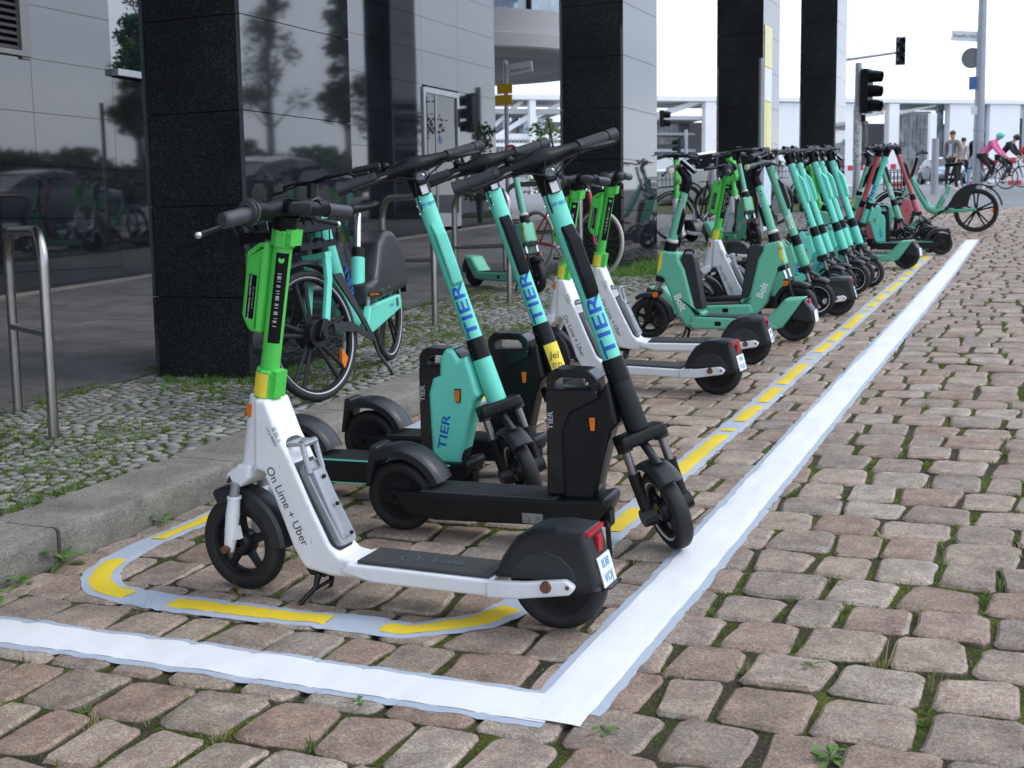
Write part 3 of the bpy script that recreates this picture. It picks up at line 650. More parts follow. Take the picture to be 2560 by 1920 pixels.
# ---------------------------------------------------------------- mint green step-through scooter
def bolt_scooter(sticker=True, txt=True):
    t = thing('electric_scooter', 'x', 'scooter')
    jb, st_ = Vector((.335, 0, .69)), Vector((.237, 0, 1.03)); ax = (st_-jb).normalized(); T = lambda k: jb+ax*k
    INFO[t.name] = dict(steer=(jb, ax))
    g = G()
    g.prism(rp([(.395, .628, .01), (.275, .606, .01), (.270, .555, .03), (.236, .495, .03), (.205, .37, .05), (.172, .235, .05), (.150, .200, .03), (.098, .196, .02), (.105, .168, 0), (.17, .166, 0), (.17, .080, 0), (.225, .086, .05), (.288, .165, .08), (.345, .325, .05), (.390, .432, .03), (.447, .452, .02), (.425, .52, .02)], .02), -.060, .060, ins=.018)
    body = mk('body', g, BOLT, t)
    g = G().prism(rp([(.18, .166, 0), (-.335, .152, .02), (-.37, .145, .02), (-.45, .088, .05), (-.33, .078, .03), (.17, .078, .03), (.20, .10, .02)], .02), -.080, .080, ins=.016)
    deck = mk('deck', g, BOLT, t)
    g = G().prism(rp([(.11, .166, .002), (-.37, .155, .002), (-.37, .160, .002), (.11, .173, .002)], .001), -.066, .066, ins=.003); mk('deck_mat', g, DKGREY, deck)
    g = G().prism(rp([(-.335, .158, .005), (-.40, .215, .05), (-.47, .292, .03), (-.600, .300, .006), (-.53, .20, .03), (-.44, .088, .02), (-.34, .10, .02)], .02), -.078, .078, ins=.026)
    mk('tail_shell', g, BOLT, t)
    g = G().prism(rp([(-.50, .175, .03), (-.60, .292, .01), (-.655, .215, .03), (-.668, .135, .006), (-.60, .13, .02), (-.52, .15, .03)], .02), -.058, .058, ins=.016); rf = mk('rear_fender', g, FEND, t)
    g = G().box((-.622, 0, .272), (.010, .05, .03)); mk('tail_light', g, REDL, rf)
    g = G().box((-.667, 0, .175), (.004, .09, .08), Matrix.Rotation(.15, 3, 'Y')); mk('number_plate', g, STICK, rf)
    g = G().prism(rp([(.262, .56, 0), (.255, .602, .02), (.175, .598, .02), (.160, .57, .02), (.102, .215, .01), (.175, .215, 0)], .012), -.042, .042, ins=.010)
    bat = mk('battery', g, pm('matt battery case', (.022, .024, .028), .38, var=.25), t)
    g = G().tube([(.248, 0, .600), (.245, 0, .622), (.185, 0, .620), (.180, 0, .598)], .008, 8); mk('battery_handle', g, BLACKG, bat)
    wheel('front_wheel', (.519, 0, .146), .146, .060, .044, t); wheel('rear_wheel', (-.519, 0, .138), .138, .062, .045, t, 'hub')
    # fork
    A = Vector((.42, 0, .44)); B = Vector((.519, 0, .146)); g = G(); M1 = A+(B-A)*.30
    g.tube([A+Vector((-.005, 0, .015)), A+(B-A)*.08], .030, 14); g.box(tuple(A+Vector((0, 0, -.012))), (.055, .13, .034), Matrix.Rotation(-.3, 3, 'Y'))
    for s in (-1, 1):
        Y = Vector((0, s*.052, 0)); g.tube([M1+Y, B+Y], [.022, .015], 14); g.tube([B+Y*.8, B+Y*1.3], .024, 14)
    g.box(tuple(M1+Vector((.0, 0, -.012))), (.04, .12, .022), Matrix.Rotation(-.3, 3, 'Y'))
    fk = mk('fork', g, BLACK, t)
    for s in (-1, 1): Y = Vector((0, s*.052, 0)); mk('suspension_tube', G().tube([A+Y, M1+Y], .012, 12), CHROME, fk)
    for s in (-1, 1): mk('indicator', G().tube([M1+Vector((0, s*.07, -.03)), M1+Vector((0, s*.082, -.03))], .020, 16), ORANGE, fk)
    g = arc_fender((.519, 0, .146), .182, .150, 58, 182, .072); mk('front_fender', g, FEND, t)
    # stem
    g = G().tube([T(-.085), T(-.01)], [.046, .043], 20); mk('joint_collar', g, BLACKG, t)
    g = G().tube([T(.004), T(.02), T(.35)], [.032, .032, .029], 20, flat=.92); stem = mk('stem', g, BOLT, t)
    g = G().tube([T(-.010), T(.0), T(.012)], [.040, .044, .040], 20); mk('collar_ring', g, pm('off white ring', (.62, .60, .55), .5), stem)
    X = Vector((1, 0, 0)); X = (X-ax*X.dot(ax)).normalized(); Y = Vector((0, 1, 0))
    g = G().prism(rp([tuple((T(.05)-X*.030).xz), tuple((T(.06)-X*.048).xz), tuple((T(.20)-X*.048).xz), tuple((T(.24)-X*.028).xz), tuple((T(.24)-X*.01).xz), tuple((T(.05)-X*.01).xz)], .006), -.02, .02, ins=.005); mk('lock_box', g, BLACKG, t)
    bo = G(); bolts(bo, [T(k)+X*.012+Y*.027*s for k in (.28, .31) for s in (-1, 1)], .006, (0, .5, 0)); mk('bolt', bo, BLACKG, stem)
    for s in (-1, 1):
        a = Vector((math.cos(R(95)), math.sin(R(95))*s, 0)); g = G(); P = T(.255)-X*.018+Y*s*.0262
        g.add([P-ax*.055-X*.006, P+ax*.055-X*.006, P+ax*.055+X*.006, P-ax*.055+X*.006], [(0, 1, 2, 3)]); mk('label', g, pm('faded label', (.5, .48, .47), .5, var=.5, vs=60), stem, fix=False)
    # elbow, display and bar
    g = G().tube([(.238, 0, 1.025), (.212, 0, 1.085), (.214, 0, 1.12), (.262, 0, 1.185)], [.033, .034, .034, .028], 18, flat=.9)
    g.box((.205, 0, 1.195), (.125, .075, .022), Matrix.Rotation(-.72, 3, 'Y'))
    g.tube([(.272, y, 1.195-abs(y)*.05) for y in (-.17, -.09, 0, .09, .17)], [.015, .017, .022, .017, .015], 14)
    hb = mk('handlebar', g, BLACKG, t)
    g = G().box((.1985, 0, 1.2045), (.11, .064, .003), Matrix.Rotation(-.72, 3, 'Y')); mk('display', g, pm('display glass', (.01, .01, .012), .08), hb)
    for s in (-1, 1):
        g = G().tube([(.270, s*.17, 1.187), (.250, s*.285, 1.180)], .0185, 16); mk('grip', g, pm('worn grip rubber', (.035, .038, .042), .4), hb)
        g = G().tube([(.251, s*.283, 1.180), (.250, s*.288, 1.180), (.249, s*.292, 1.180)], [.021, .021, .012], 16); mk('grip_end', g, CREAM, hb)
        lever(hb, (.285, s*.13, 1.18), (.325, s*.19, 1.16), (.315, s*.26, 1.15))
    g = G(); g.tube([(.235, 0, .11), (.24, .045, .05), (.262, .075, .002)], .010, 8); g.tube([(.235, 0, .11), (.24, -.045, .05), (.262, -.075, .002)], .010, 8); mk('kickstand', g, BLACK, t)
    if sticker:
        g = G()
        for s in (-1, 1): g.prism([(.438, .458), (.432, .470), (.408, .590), (.396, .618), (.385, .615), (.400, .50)], s*.0605, s*.0625)
        stk = mk('sticker', g, YEL, body)
        text('lettering', 'Jel', .036, (.405, -.0630, .575), (.95, 0, -.3), (.3, 0, .95), INK, stk)
    if txt:
        dn = Vector((-.50, 0, -.86)); dn = Vector(((.245-.31), 0, (.18-.33))).normalized()
        w = Vector((-dn.z, 0, dn.x)); w = w if w.x < 0 else -w
        text('lettering', 'Bolt', .072, (.268, .0612, .265), dn, w, WPRINT, body, .03, sx=1.0)
        text('lettering', 'Bolt', .072, (.268, -.0612, .265), -dn, w, WPRINT, body, .03, sx=1.0)
        text('lettering', 'll ill li', .015, (.18, .0812, .12), (1, 0, 0), (0, 0, 1), WPRINT, deck)
    g = G().prism(rp([(.015, .135), (-.03, .135), (-.03, .105), (.015, .105)], .008), -.0812, .0812); mk('lock_port', g, BLACKG, deck)
    return t
# ---------------------------------------------------------------- bicycles
def spokewheel(name, c, Ro, parent, tw=.035, ns=24, tyremat=None, rimmat=None, n=48):
    g = G(); Ri = Ro-tw
    g.lathe([(Ri-.014, -.010), (Ri+.003, -.013), (Ri+.003, .013), (Ri-.014, .010)], c, n, closed=True); g.tube([(c[0], c[1]-.04, c[2]), (c[0], c[1]+.04, c[2])], .018, 12)
    for k in range(ns):
        a = 2*PI*k/ns; b = a+(.35 if k % 2 else -.35); sgn = 1 if (k//2) % 2 else -1
        g.tube([(c[0]+.018*math.cos(b), c[1]+sgn*.03, c[2]+.018*math.sin(b)), (c[0]+(Ri-.008)*math.cos(a), c[1], c[2]+(Ri-.008)*math.sin(a))], .0016, 4, caps=False)
    o = mk(name, g, rimmat or STEEL, parent)
    mk('tyre', G().lathe(tyre_prof(Ro, tw*1.05, tw), c, n, closed=True), tyremat or RUBBER, o, ang=60)
    return o
def crankset(t, bb, L_=.17, ang=-60, pedal=True, mat=None, s0=-1):
    g = G(); g.tube([(bb[0], bb[1]-.06, bb[2]), (bb[0], bb[1]+.06, bb[2])], .02, 12); g.lathe([(.085, -.055), (.092, -.055), (.092, -.050), (.085, -.050)], bb, 28, closed=True)
    for s in (-1, 1):
        a = R(ang)+(PI if s > 0 else 0); e_ = (bb[0]+L_*math.cos(a), bb[1]+s*.075, bb[2]+L_*math.sin(a))
        g.tube([(bb[0], bb[1]+s*.065, bb[2]), e_], [.016, .011], 10)
    o = mk('crank', g, mat or GREYM, t)
    for s in (-1, 1):
        a = R(ang)+(PI if s > 0 else 0); e_ = (bb[0]+L_*math.cos(a), bb[1]+s*.125, bb[2]+L_*math.sin(a))
        g = G().box(e_, (.085, .085, .022)); p = mk('pedal', g, PEDAL, o)
        mk('reflector', G().box((e_[0], e_[1], e_[2]), (.0875, .05, .012)), ORANGE, p)
def saddle(t, p, L_=.26, w=.15, mat=BLACKG):
    x, y, z = p; v = []; f = []; st = [(-.5, .30, 0), (-.42, 1, .012), (-.2, .95, .0), (.05, .45, -.010), (.35, .26, -.008), (.5, .12, -.02)]
    for u, ww, dz in st:
        for k in range(8):
            a = 2*PI*k/8; v.append((x+u*L_, y+math.cos(a)*ww*w/2, z+dz+math.sin(a)*.026*(1 if math.sin(a) > 0 else 1.1)))
    for i in range(len(st)-1):
        for k in range(8): f.append((i*8+k, i*8+(k+1) % 8, (i+1)*8+(k+1) % 8, (i+1)*8+k))
    f.append(tuple(range(8))); f.append(tuple(range(40, 48)))
    return mk('saddle', G().add(v, f), mat, t, ang=80)
def flatbar(t, c, halfw=.30, sweep=.05, rise=.0, grip=.12):
    g = G().tube([(c[0]-sweep, -halfw+grip, c[2]+rise), (c[0]-.005, -.1, c[2]+rise*.6), (c[0], 0, c[2]), (c[0]-.005, .1, c[2]+rise*.6), (c[0]-sweep, halfw-grip, c[2]+rise)], .0125, 10)
    hb = mk('handlebar', g, BLACKG, t)
    for s in (-1, 1):
        mk('grip', G().tube([(c[0]-sweep, s*(halfw-grip), c[2]+rise), (c[0]-sweep*1.6, s*halfw, c[2]+rise)], .0175, 12), BLACK, hb)
        lever(hb, (c[0]-sweep+.02, s*(halfw-grip-.02), c[2]+rise-.01), (c[0]-sweep+.06, s*(halfw-.08), c[2]+rise-.03), (c[0]-sweep+.05, s*halfw, c[2]+rise-.03))
    return hb
def tier_bike():
    t = thing('electric_bicycle', 'x', 'bicycle'); Rw = .335; F = Vector((.64, 0, Rw)); B = Vector((-.66, 0, Rw))
    hd = Vector((.43, 0, .80)); ax = Vector((-.28, 0, 1)).normalized(); INFO[t.name] = dict(steer=(hd, ax))
    wheel('front_wheel', tuple(F), Rw, .048, .040, t, 'double', BLACK, GPRINT, 64); wheel('rear_wheel', tuple(B), Rw, .048, .040, t, 'double', BLACK, GPRINT, 64)
    for w_, sx in ((F, .15), (B, -.05)):
        pass
    g = G().prism([(F.x-.02+.17, .115), (F.x+.115, .165), (F.x+.16, .20), (F.x+.19, .155)], -.022, .022)
    mk('reflector', G().prism(rp([(F.x-.20, .09, .0), (F.x-.245, .16, .01), (F.x-.205, .235, 0), (F.x-.180, .16, .01)], .01), -.012, .012, ins=.003), ORANGE, [c for c in t.children if c.name.startswith('front_wheel')][0])
    # fork: wide flat blades
    g = G(); top = Vector((.475, 0, .715))
    for s in (-1, 1): g.prism(rp([(.455, .72), (.505, .72), (.52, .60), (.600, .40), (.565, .385), (.48, .60)], .02), s*.050, s*.078, ins=.006)
    g.box((.48, 0, .725), (.05, .16, .03)); mk('fork', g, TURQ, t)
    g = G()
    for s in (-1, 1): g.prism(rp([(.570, .40), (.612, .415), (.675, .325), (.63, .295)], .015), s*.045, s*.085, ins=.006)
    g.tube([(F.x, -.10, F.z), (F.x, .10, F.z)], .02, 12); g.tube([(F.x, -.05, F.z), (F.x, .05, F.z)], .065, 20); mk('fork', g, BLACK, t)
    g = G().tube([tuple(hd-ax*.07), tuple(hd+ax*.02)], [.045, .04], 16); mk('head_tube', g, BLACKG, t)
    g = arc_fender(tuple(F), .385, .362, 60, 128, .062, 12); g.prism(rp([(.36, .62), (.43, .62), (.30, .40), (.23, .27), (.36, .36), (.50, .375), (.50, .33), (.33, .30), (.20, .22), (.20, .26)], .01), .030, .042); mk('front_fender', g, FEND, t)
    # frame
    g = G().tube([(.44, 0, .93), (.40, 0, .80), (.30, 0, .62), (.20, 0, .46), (.10, 0, .36), (0, 0, .33), (-.08, 0, .34)], [.052, .060, .060, .060, .060, .060, .05], 18)
    g.prism(rp([(-.02, .40), (-.66, .40), (-.70, .36), (-.66, .315), (-.02, .25), (.06, .29)], .03), -.10, -.06, ins=.008); g.prism(rp([(-.02, .40), (-.66, .40), (-.70, .36), (-.66, .315), (-.02, .25), (.06, .29)], .03), .06, .10, ins=.008)
    fr = mk('frame', g, TURQ, t)
    text('lettering', 'TIER', .085, (.215, .0655, .56), (-.5, 0, -.86), (-.86, 0, .5), BLUE, fr, .012, sx=1.25)
    text('lettering', 'tier.app', .03, (-.45, .1005, .36), (-1, 0, .0), (0, 0, 1), BLUE, fr)
    mk('label', G().add([(-.56, .1006, .385), (-.61, .1006, .385), (-.61, .1006, .335), (-.56, .1006, .335)], [(0, 1, 2, 3)]), INK, fr, fix=False)
    g = G().tube([(-.11, 0, .42), (-.20, 0, .66)], .040, 16); mk('seat_tube', g, TURQ, t)
    g = G().tube([(-.20, 0, .66), (-.22, 0, .715)], .037, 16); mk('seat_clamp', g, BLACKG, t)
    g = G().tube([(-.215, 0, .70), (-.295, 0, .91)], .016, 12); g.tube([(-.33, -.02, .915), (-.26, -.02, .925)], .006, 6); g.tube([(-.33, .02, .915), (-.26, .02, .925)], .006, 6); mk('seat_post', g, CHROME, t)
    saddle(t, (-.31, 0, .948), .27, .19)
    # rear cargo shell
    g = G().prism(rp([(-.06, .40, .02), (-.09, .52, .03), (-.26, .54, .05), (-.33, .62, .08), (-.42, .74, .12), (-.55, .80, .15), (-.72, .78, .15), (-.90, .66, .15), (-.98, .50, .08), (-.92, .42, .03)], .03), -.085, .085, ins=.03); mk('rear_fender', g, FEND, t)
    g = G().prism([(-.97, .56), (-1.0, .38), (-1.015, .38), (-.985, .57)], -.05, .05); mk('mud_flap', g, BLACK, t)
    g = G()
    for x in (-.2, -.35, -.48): bolts(g, [(x, .086, .46)], .007)
    mk('bolt', g, CHROME, t)
    crankset(t, (-.04, 0, .30), ang=-75)
    g = G().tube([(-.10, .06, .28), (-.12, .09, .12), (-.10, .16, .02), (-.07, .17, .005)], .010, 8); mk('kickstand', g, FEND, t)
    # basket with lamps
    g = G(); x0, x1, z0, z1, w0, w1 = .50, .78, .78, .97, .17, .215
    for z, k in ((z0, 0), ((z0+z1)/2, .5), (z1, 1)):
        w = w0+(w1-w0)*k; a = x0-.01*k; b = x1+.05*k; th = .055 if z == (z0+z1)/2 else .034
        for s in (-1, 1): g.box(((a+b)/2, s*w, z), (b-a, .006, th))
        g.box((b, 0, z), (.006, 2*w, th)); g.box((a, 0, z), (.006, 2*w, th))
    for s in (-1, 1):
        for k in range(6):
            x = x0+(x1-x0)*k/5; g.tube([(x, s*w0, z0), (x+.05*k/5, s*w1, z1)], .004, 6)
    for k in range(5): g.box((x0+.02+k*.048, 0, z0), (.016, .27, .006))
    g.box((x1+.03, 0, .865), (.010, .15, .13)); bs = mk('basket', g, BLACKG, t)
    mk('headlight', G().prism(rp([(x1+.037, .885), (x1+.048, .885), (x1+.048, .935), (x1+.037, .935)], .003), -.032, .032, ins=.003), LENS, bs)
    mk('reflector', G().tube([(x1+.035, 0, .84), (x1+.043, 0, .84)], .012, 10), CHROME, bs)
    g = G().prism(rp([(.40, .90), (.50, .90), (.54, 1.0), (.44, 1.03), (.38, 1.0)], .02), -.055, .055, ins=.012); mk('steering_column', g, FEND, t)
    g = G().tube([(.43, 0, 1.0), (.40, 0, 1.09)], .03, 12); mk('steering_column', g, BLACKG, t)
    flatbar(t, (.40, 0, 1.10), .33, .10, .02)
    return t
def bolt_bike():
    t = thing('electric_bicycle', 'x', 'bicycle'); Rw = .31; F = Vector((.66, 0, Rw)); B = Vector((-.505, 0, Rw)); hd = Vector((.42, 0, .80)); ax = Vector((-.30, 0, 1)).normalized()
    INFO[t.name] = dict(steer=(hd, ax))
    for nm, c in (('front_wheel', F), ('rear_wheel', B)):
        o = wheel(nm, tuple(c), Rw, .050, .050, t, 'double', BLACK, None, 56)
        mk('reflector', G().prism(rp([(c.x-.235, c.z+.05), (c.x-.255, c.z), (c.x-.235, c.z-.05), (c.x-.215, c.z)], .01), -.008, .008), ORANGE, o)
    g = G().tube([(.40, 0, .82), (.35, 0, .69), (.25, 0, .50), (.16, 0, .36), (.05, 0, .31), (-.02, 0, .32)], [.038, .042, .045, .052, .062, .05], 16)
    g.tube([(.02, 0, .36), (-.05, 0, .50), (-.125, 0, .68)], [.045, .042, .040], 14)
    for s in (-1, 1): g.tube([(0, s*.03, .31), (-.25, s*.06, .315), (-.515, s*.075, .33)], [.035, .026, .022], 12)
    fr = mk('frame', g, BOLT, t)
    text('lettering', 'Bolt', .10, (-.075, .043, .55), (-.45, 0, -.9), (-.9, 0, .45), WPRINT, fr, .02); 
    g = G().prism([(.34, .75), (.37, .74), (.155, .375), (.13, .39)], -.03, .03); mk('battery', g, FEND, t)
    g = G()
    for s in (-1, 1): g.tube([(.47, s*.03, .66), (.50, s*.06, .60), (.60, s*.06, .42), (.66, s*.055, .31)], [.028, .026, .022, .016], 12)
    mk('fork', g, BOLT, t)
    g = G().tube([(.44, 0, .72), (.345, 0, 1.02), (.33, 0, 1.10)], .022, 12); mk('steering_column', g, BLACKG, t)
    flatbar(t, (.33, 0, 1.13), .31, .08, .05)
    g = arc_fender(tuple(B+Vector((0, 0, .02))), .372, .345, 30, 172, .074, 22); g.prism([(-.73, .66), (-.73, .60), (-.70, .60), (-.62, .665)], -.034, .034)
    pan = [(-.085, .345)]+[(B.x+.370*math.cos(R(a)), B.z+.02+.370*math.sin(R(a))) for a in range(22, 96, 8)]+[(-.47, .60), (-.42, .52), (-.395, .43), (-.385, .365)]
    for s in (-1, 1): g.prism(pan, s*.032, s*.038)
    mk('rear_fender', g, FEND, t)
    g = arc_fender(tuple(F), .345, .325, 40, 140, .055, 12); mk('front_fender', g, BLACK, t)
    g = G().tube([(-.13, 0, .69), (-.19, 0, .94)], .016, 10); mk('seat_post', g, BLACK, t)
    saddle(t, (-.20, 0, .985), .27, .18)
    crankset(t, (.0, 0, .285), ang=-30, mat=BLACK)
    g = G(); x0, x1 = .50, .80
    for z in (.66, .74, .82, .92):
        w = .11+(z-.66)*.2
        for s in (-1, 1): g.tube([(x0, s*w, z), (x1, s*w, z)], .007, 6)
        g.tube([(x0, -w, z), (x0, w, z)], .007, 6); g.tube([(x1, -w, z), (x1, w, z)], .007, 6)
    for k in range(7):
        x = x0+(x1-x0)*k/6
        for s in (-1, 1): g.tube([(x, s*.11, .66), (x, s*.162, .92)], .006, 6)
    g.box(((x0+x1)/2, 0, .66), (x1-x0, .22, .012)); g.box((x0+.02, 0, .80), (.02, .2, .2)); mk('basket', g, BLACK, t)
    return t
def plain_bike(frame, Rw=.335, city=False, drop=False, whitewall=False, seatz=.98, fork=None, name='bicycle'):
    t = thing(name, 'x', 'bicycle'); F = Vector((.52, 0, Rw)); B = Vector((-.50, 0, Rw)); bb = Vector((-.06, 0, .29)); ht = Vector((.36, 0, .82)); hb_ = Vector((.40, 0, .68)); st_ = Vector((-.20, 0, .76))
    INFO[t.name] = dict(steer=(ht, Vector((-.3, 0, 1)).normalized()))
    tm = pm('cream tyre', (.50, .47, .40), .6) if whitewall else RUBBER
    spokewheel('front_wheel', tuple(F), Rw, t, .028, 20, tm); spokewheel('rear_wheel', tuple(B), Rw, t, .028, 20, tm)
    g = G()
    if city: g.tube([ht, (.15, 0, .52), bb], .018, 10); g.tube([hb_, (.16, 0, .42), bb], .018, 10)
    else: g.tube([ht, st_+Vector((.01, 0, .03))], .0145, 10); g.tube([hb_, bb], .0165, 10)
    g.tube([bb, st_, st_+Vector((-.01, 0, .04))], .015, 10); g.tube([ht+Vector((-.01, 0, .03)), hb_+Vector((.01, 0, -.03))], .02, 12)
    for s in (-1, 1): g.tube([bb+Vector((0, s*.025, 0)), B+Vector((0, s*.06, 0))], .010, 8); g.tube([st_+Vector((0, s*.012, 0)), B+Vector((0, s*.06, 0))], .009, 8)
    fr = mk('frame', g, frame, t)
    if not city: text('lettering', 'PEGASUS', .035, (.18, -.0175, .505), (.76, 0, .65), (-.65, 0, .76), WPRINT, fr)
    g = G()
    for s in (-1, 1): g.tube([hb_+Vector((.01, s*.03, -.03)), F+Vector((0, s*.05, 0))], [.014, .009], 8)
    mk('fork', g, fork or frame, t)
    g = G().tube([st_, Vector((-.25, 0, seatz-.03))], .013, 8); mk('seat_post', g, STEEL, t); saddle(t, (-.25, 0, seatz), .26, .15)
    g = G().tube([ht, ht+Vector((-.04, 0, .10)), (.40, 0, .95)], .015, 8); mk('steering_column', g, STEEL, t)
    if drop:
        g = G()
        for s in (-1, 1): g.tube([(.40, 0, .95), (.40, s*.19, .95), (.48, s*.20, .94), (.50, s*.20, .87), (.42, s*.20, .82)], .013, 8)
        mk('handlebar', g, BLACKG, t)
    else: flatbar(t, (.38, 0, .98), .29, .09 if city else .03, .05 if city else 0)
    crankset(t, tuple(bb), ang=-40)
    if city:
        g = arc_fender(tuple(F), Rw+.03, Rw+.018, 20, 150, .05, 14); mk('front_fender', g, BLACK, t)
        g = arc_fender(tuple(B), Rw+.03, Rw+.018, 30, 200, .05, 14); mk('rear_fender', g, BLACK, t)
        g = G()
        for s in (-.06, .0, .06): g.tube([(-.75, s, .73), (-.30, s, .73)], .006, 6)
        for s in (-1, 1): g.tube([(-.55, s*.06, .73), (-.5, s*.06, .34)], .006, 6)
        mk('luggage_rack', g, BLACK, t)
        g = G(); 
        for z in (.75, .85, .95):
            g.tube([(.44, -.15, z), (.72, -.15, z), (.72, .15, z), (.44, .15, z)], .004, 6, closed=True)
        for k in range(6):
            for s in (-1, 1): g.tube([(.44+.056*k, s*.15, .75), (.44+.056*k, s*.15, .95)], .003, 4)
        g.box((.58, 0, .75), (.28, .30, .006)); mk('basket', g, BLACK, t)
    return t
# ---------------------------------------------------------------- people
SKIN = pm('skin', (.55, .33, .24), .5, var=.08)
def skinned(name, pts, edges, mat, parent, root=0, lev=1):
    me = bpy.data.meshes.new(name); me.from_pydata([p[0] for p in pts], edges, []); o = bpy.data.objects.new(name, me); C.objects.link(o)
    m = o.modifiers.new('s', 'SKIN'); sv_ = me.skin_vertices[0].data
    for i, p in enumerate(pts): r_ = p[1]; sv_[i].radius = (r_, r_) if not isinstance(r_, tuple) else r_; sv_[i].use_root = (i == root)
    q = o.modifiers.new('u', 'SUBSURF'); q.levels = lev; q.render_levels = lev
    bpy.context.view_layer.update()
    nm = bpy.data.meshes.new_from_object(o.evaluated_get(bpy.context.evaluated_depsgraph_get()))
    o.modifiers.clear(); o.data = nm; nm.materials.clear(); nm.materials.append(mat); nm.shade_smooth(); o.parent = parent; return o
def person(label, M, top, bottom, hairc, shoes, J, group=None, shirt=None, helmet=None, bag=None, hood=False):
    """J: joint positions in metres, x forward, y left, z up"""
    t = thing('person', label, 'person', M, group); v = lambda k: Vector(J[k])
    P = []; E_ = []; ix = {}
    def add(k, p, r_, par=None):
        ix[k] = len(P); P.append((tuple(p), r_))
        if par: E_.append((ix[par], ix[k]))
    pel, chest, neck, headp = v('pelvis'), v('chest'), v('neck'), v('head')
    add('pelvis', pel, (.125, .095)); add('belly', (pel+chest)/2, (.115, .085), 'pelvis'); add('chest', chest, (.135, .10), 'belly')
    add('nb', neck-(neck-chest).normalized()*.04, .06, 'chest'); add('neck', neck, .045, 'nb')
    hd_ = (headp-neck).normalized(); add('jaw', headp-hd_*.06, (.06, .072), 'neck'); add('head', headp+hd_*.02, (.078, .09), 'jaw'); add('crown', headp+hd_*.085, (.060, .07), 'head')
    for s in 'LR':
        add('sh'+s, v('sh'+s), .055, 'nb'); add('el'+s, v('el'+s), .040, 'sh'+s); add('wr'+s, v('wr'+s), .026, 'el'+s)
        hv = (v('wr'+s)-v('el'+s)).normalized(); add('hand'+s, v('wr'+s)+hv*.07, (.022, .04), 'wr'+s)
        for q, dx in enumerate((-.028, -.010, .010, .028)): add('f%d%s' % (q, s), v('wr'+s)+hv*(.155-abs(q-1.4)*.01)+Vector((dx, 0, 0)), .008, 'hand'+s)
        add('th'+s, v('wr'+s)+hv*.09+Vector((.045, 0, 0)), .009, 'wr'+s)
        add('hp'+s, v('hp'+s), .085, 'pelvis'); add('kn'+s, v('kn'+s), .055, 'hp'+s); add('an'+s, v('an'+s), .036, 'kn'+s); add('toe'+s, v('toe'+s), .034, 'an'+s)
    b = skinned('body', P, E_, SKIN, t)
    def cloth(nm, keys, extra, mat):
        pp = []; ee = []; mp_ = {}
        for k, par in keys:
            p, r_ = P[ix[k]]; r_ = tuple(q+extra for q in r_) if isinstance(r_, tuple) else r_+extra
            mp_[k] = len(pp); pp.append((p, r_))
            if par: ee.append((mp_[par], mp_[k]))
        return skinned(nm, pp, ee, mat, t)
    cloth('jacket', [('belly', None), ('pelvis', 'belly'), ('chest', 'belly'), ('nb', 'chest'), ('shL', 'nb'), ('elL', 'shL'), ('wrL', 'elL'), ('shR', 'nb'), ('elR', 'shR'), ('wrR', 'elR')], .022, top)
    cloth('trousers', [('pelvis', None), ('hpL', 'pelvis'), ('knL', 'hpL'), ('anL', 'knL'), ('hpR', 'pelvis'), ('knR', 'hpR'), ('anR', 'knR')], .012, bottom)
    for s in 'LR':
        a, b_ = v('an'+s), v('toe'+s); skinned('shoe', [(tuple(a-Vector((.03, 0, .03))), .040), (tuple((a+b_)/2-Vector((0, 0, .012))), .042), (tuple(b_), .036)], [(0, 1), (1, 2)], shoes, t)
    top_ = headp+hd_*.05
    g = G().ball(tuple(top_+hd_*.025-Vector((.018, 0, 0))), .105 if not helmet else .125, 14, sc=(1.0, .84, .80)); mk('helmet' if helmet else 'hair', g, helmet or hairc, t, ang=80)
    g = G().ball(tuple(headp+Vector((.088, 0, -.005))), .016, 8, sc=(1, .7, 1.3))
    for s in (-1, 1): g.ball(tuple(headp+Vector((-.005, s*.078, 0))), .022, 8, sc=(.8, .4, 1.2))
    mk('face', g, SKIN, t)
    g = G()
    for s in (-1, 1): g.ball(tuple(headp+Vector((.080, s*.032, .022))), .009, 6)
    g.box(tuple(headp+Vector((.083, 0, -.045))), (.008, .045, .008)); mk('face_features', g, pm('dark brown', (.05, .025, .02), .5), t)
    if shirt: 
        g = G().prism([(pel.x+.10, pel.z+.06), (chest.x+.125, chest.z+.10), (chest.x+.132, chest.z+.10), (pel.x+.128, pel.z+.06)], -.045, .045); mk('shirt', g, shirt, t)
    if bag: g = G().prism(rp([(chest.x-.12, chest.z+.18), (chest.x-.30, chest.z+.12), (chest.x-.32, chest.z-.25), (chest.x-.12, chest.z-.30)], .05), -.14, .14, ins=.04); mk('backpack', g, bag, t)
    return t
def standing(walk=.0, arms=0.0):
    return dict(pelvis=(0, 0, .96), chest=(.0, 0, 1.28), neck=(0, 0, 1.50), head=(.02, 0, 1.63), shL=(0, .19, 1.43), shR=(0, -.19, 1.43), elL=(-.05+walk*.15, .25, 1.14), elR=(-.05-walk*.15, -.25, 1.14),
        wrL=(.08+walk*.2+arms*.2, .24, .92+arms*.15), wrR=(.08-walk*.2+arms*.2, -.24, .92+arms*.15), hpL=(0, .10, .90), hpR=(0, -.10, .90), knL=(.05-walk*.22, .11, .50), knR=(.05+walk*.25, -.11, .50), anL=(-walk*.42, .11, .09+walk*.04), anR=(walk*.38, -.11, .09),
        toeL=(.15-walk*.42, .12, .035), toeR=(.15+walk*.38, -.12, .035))
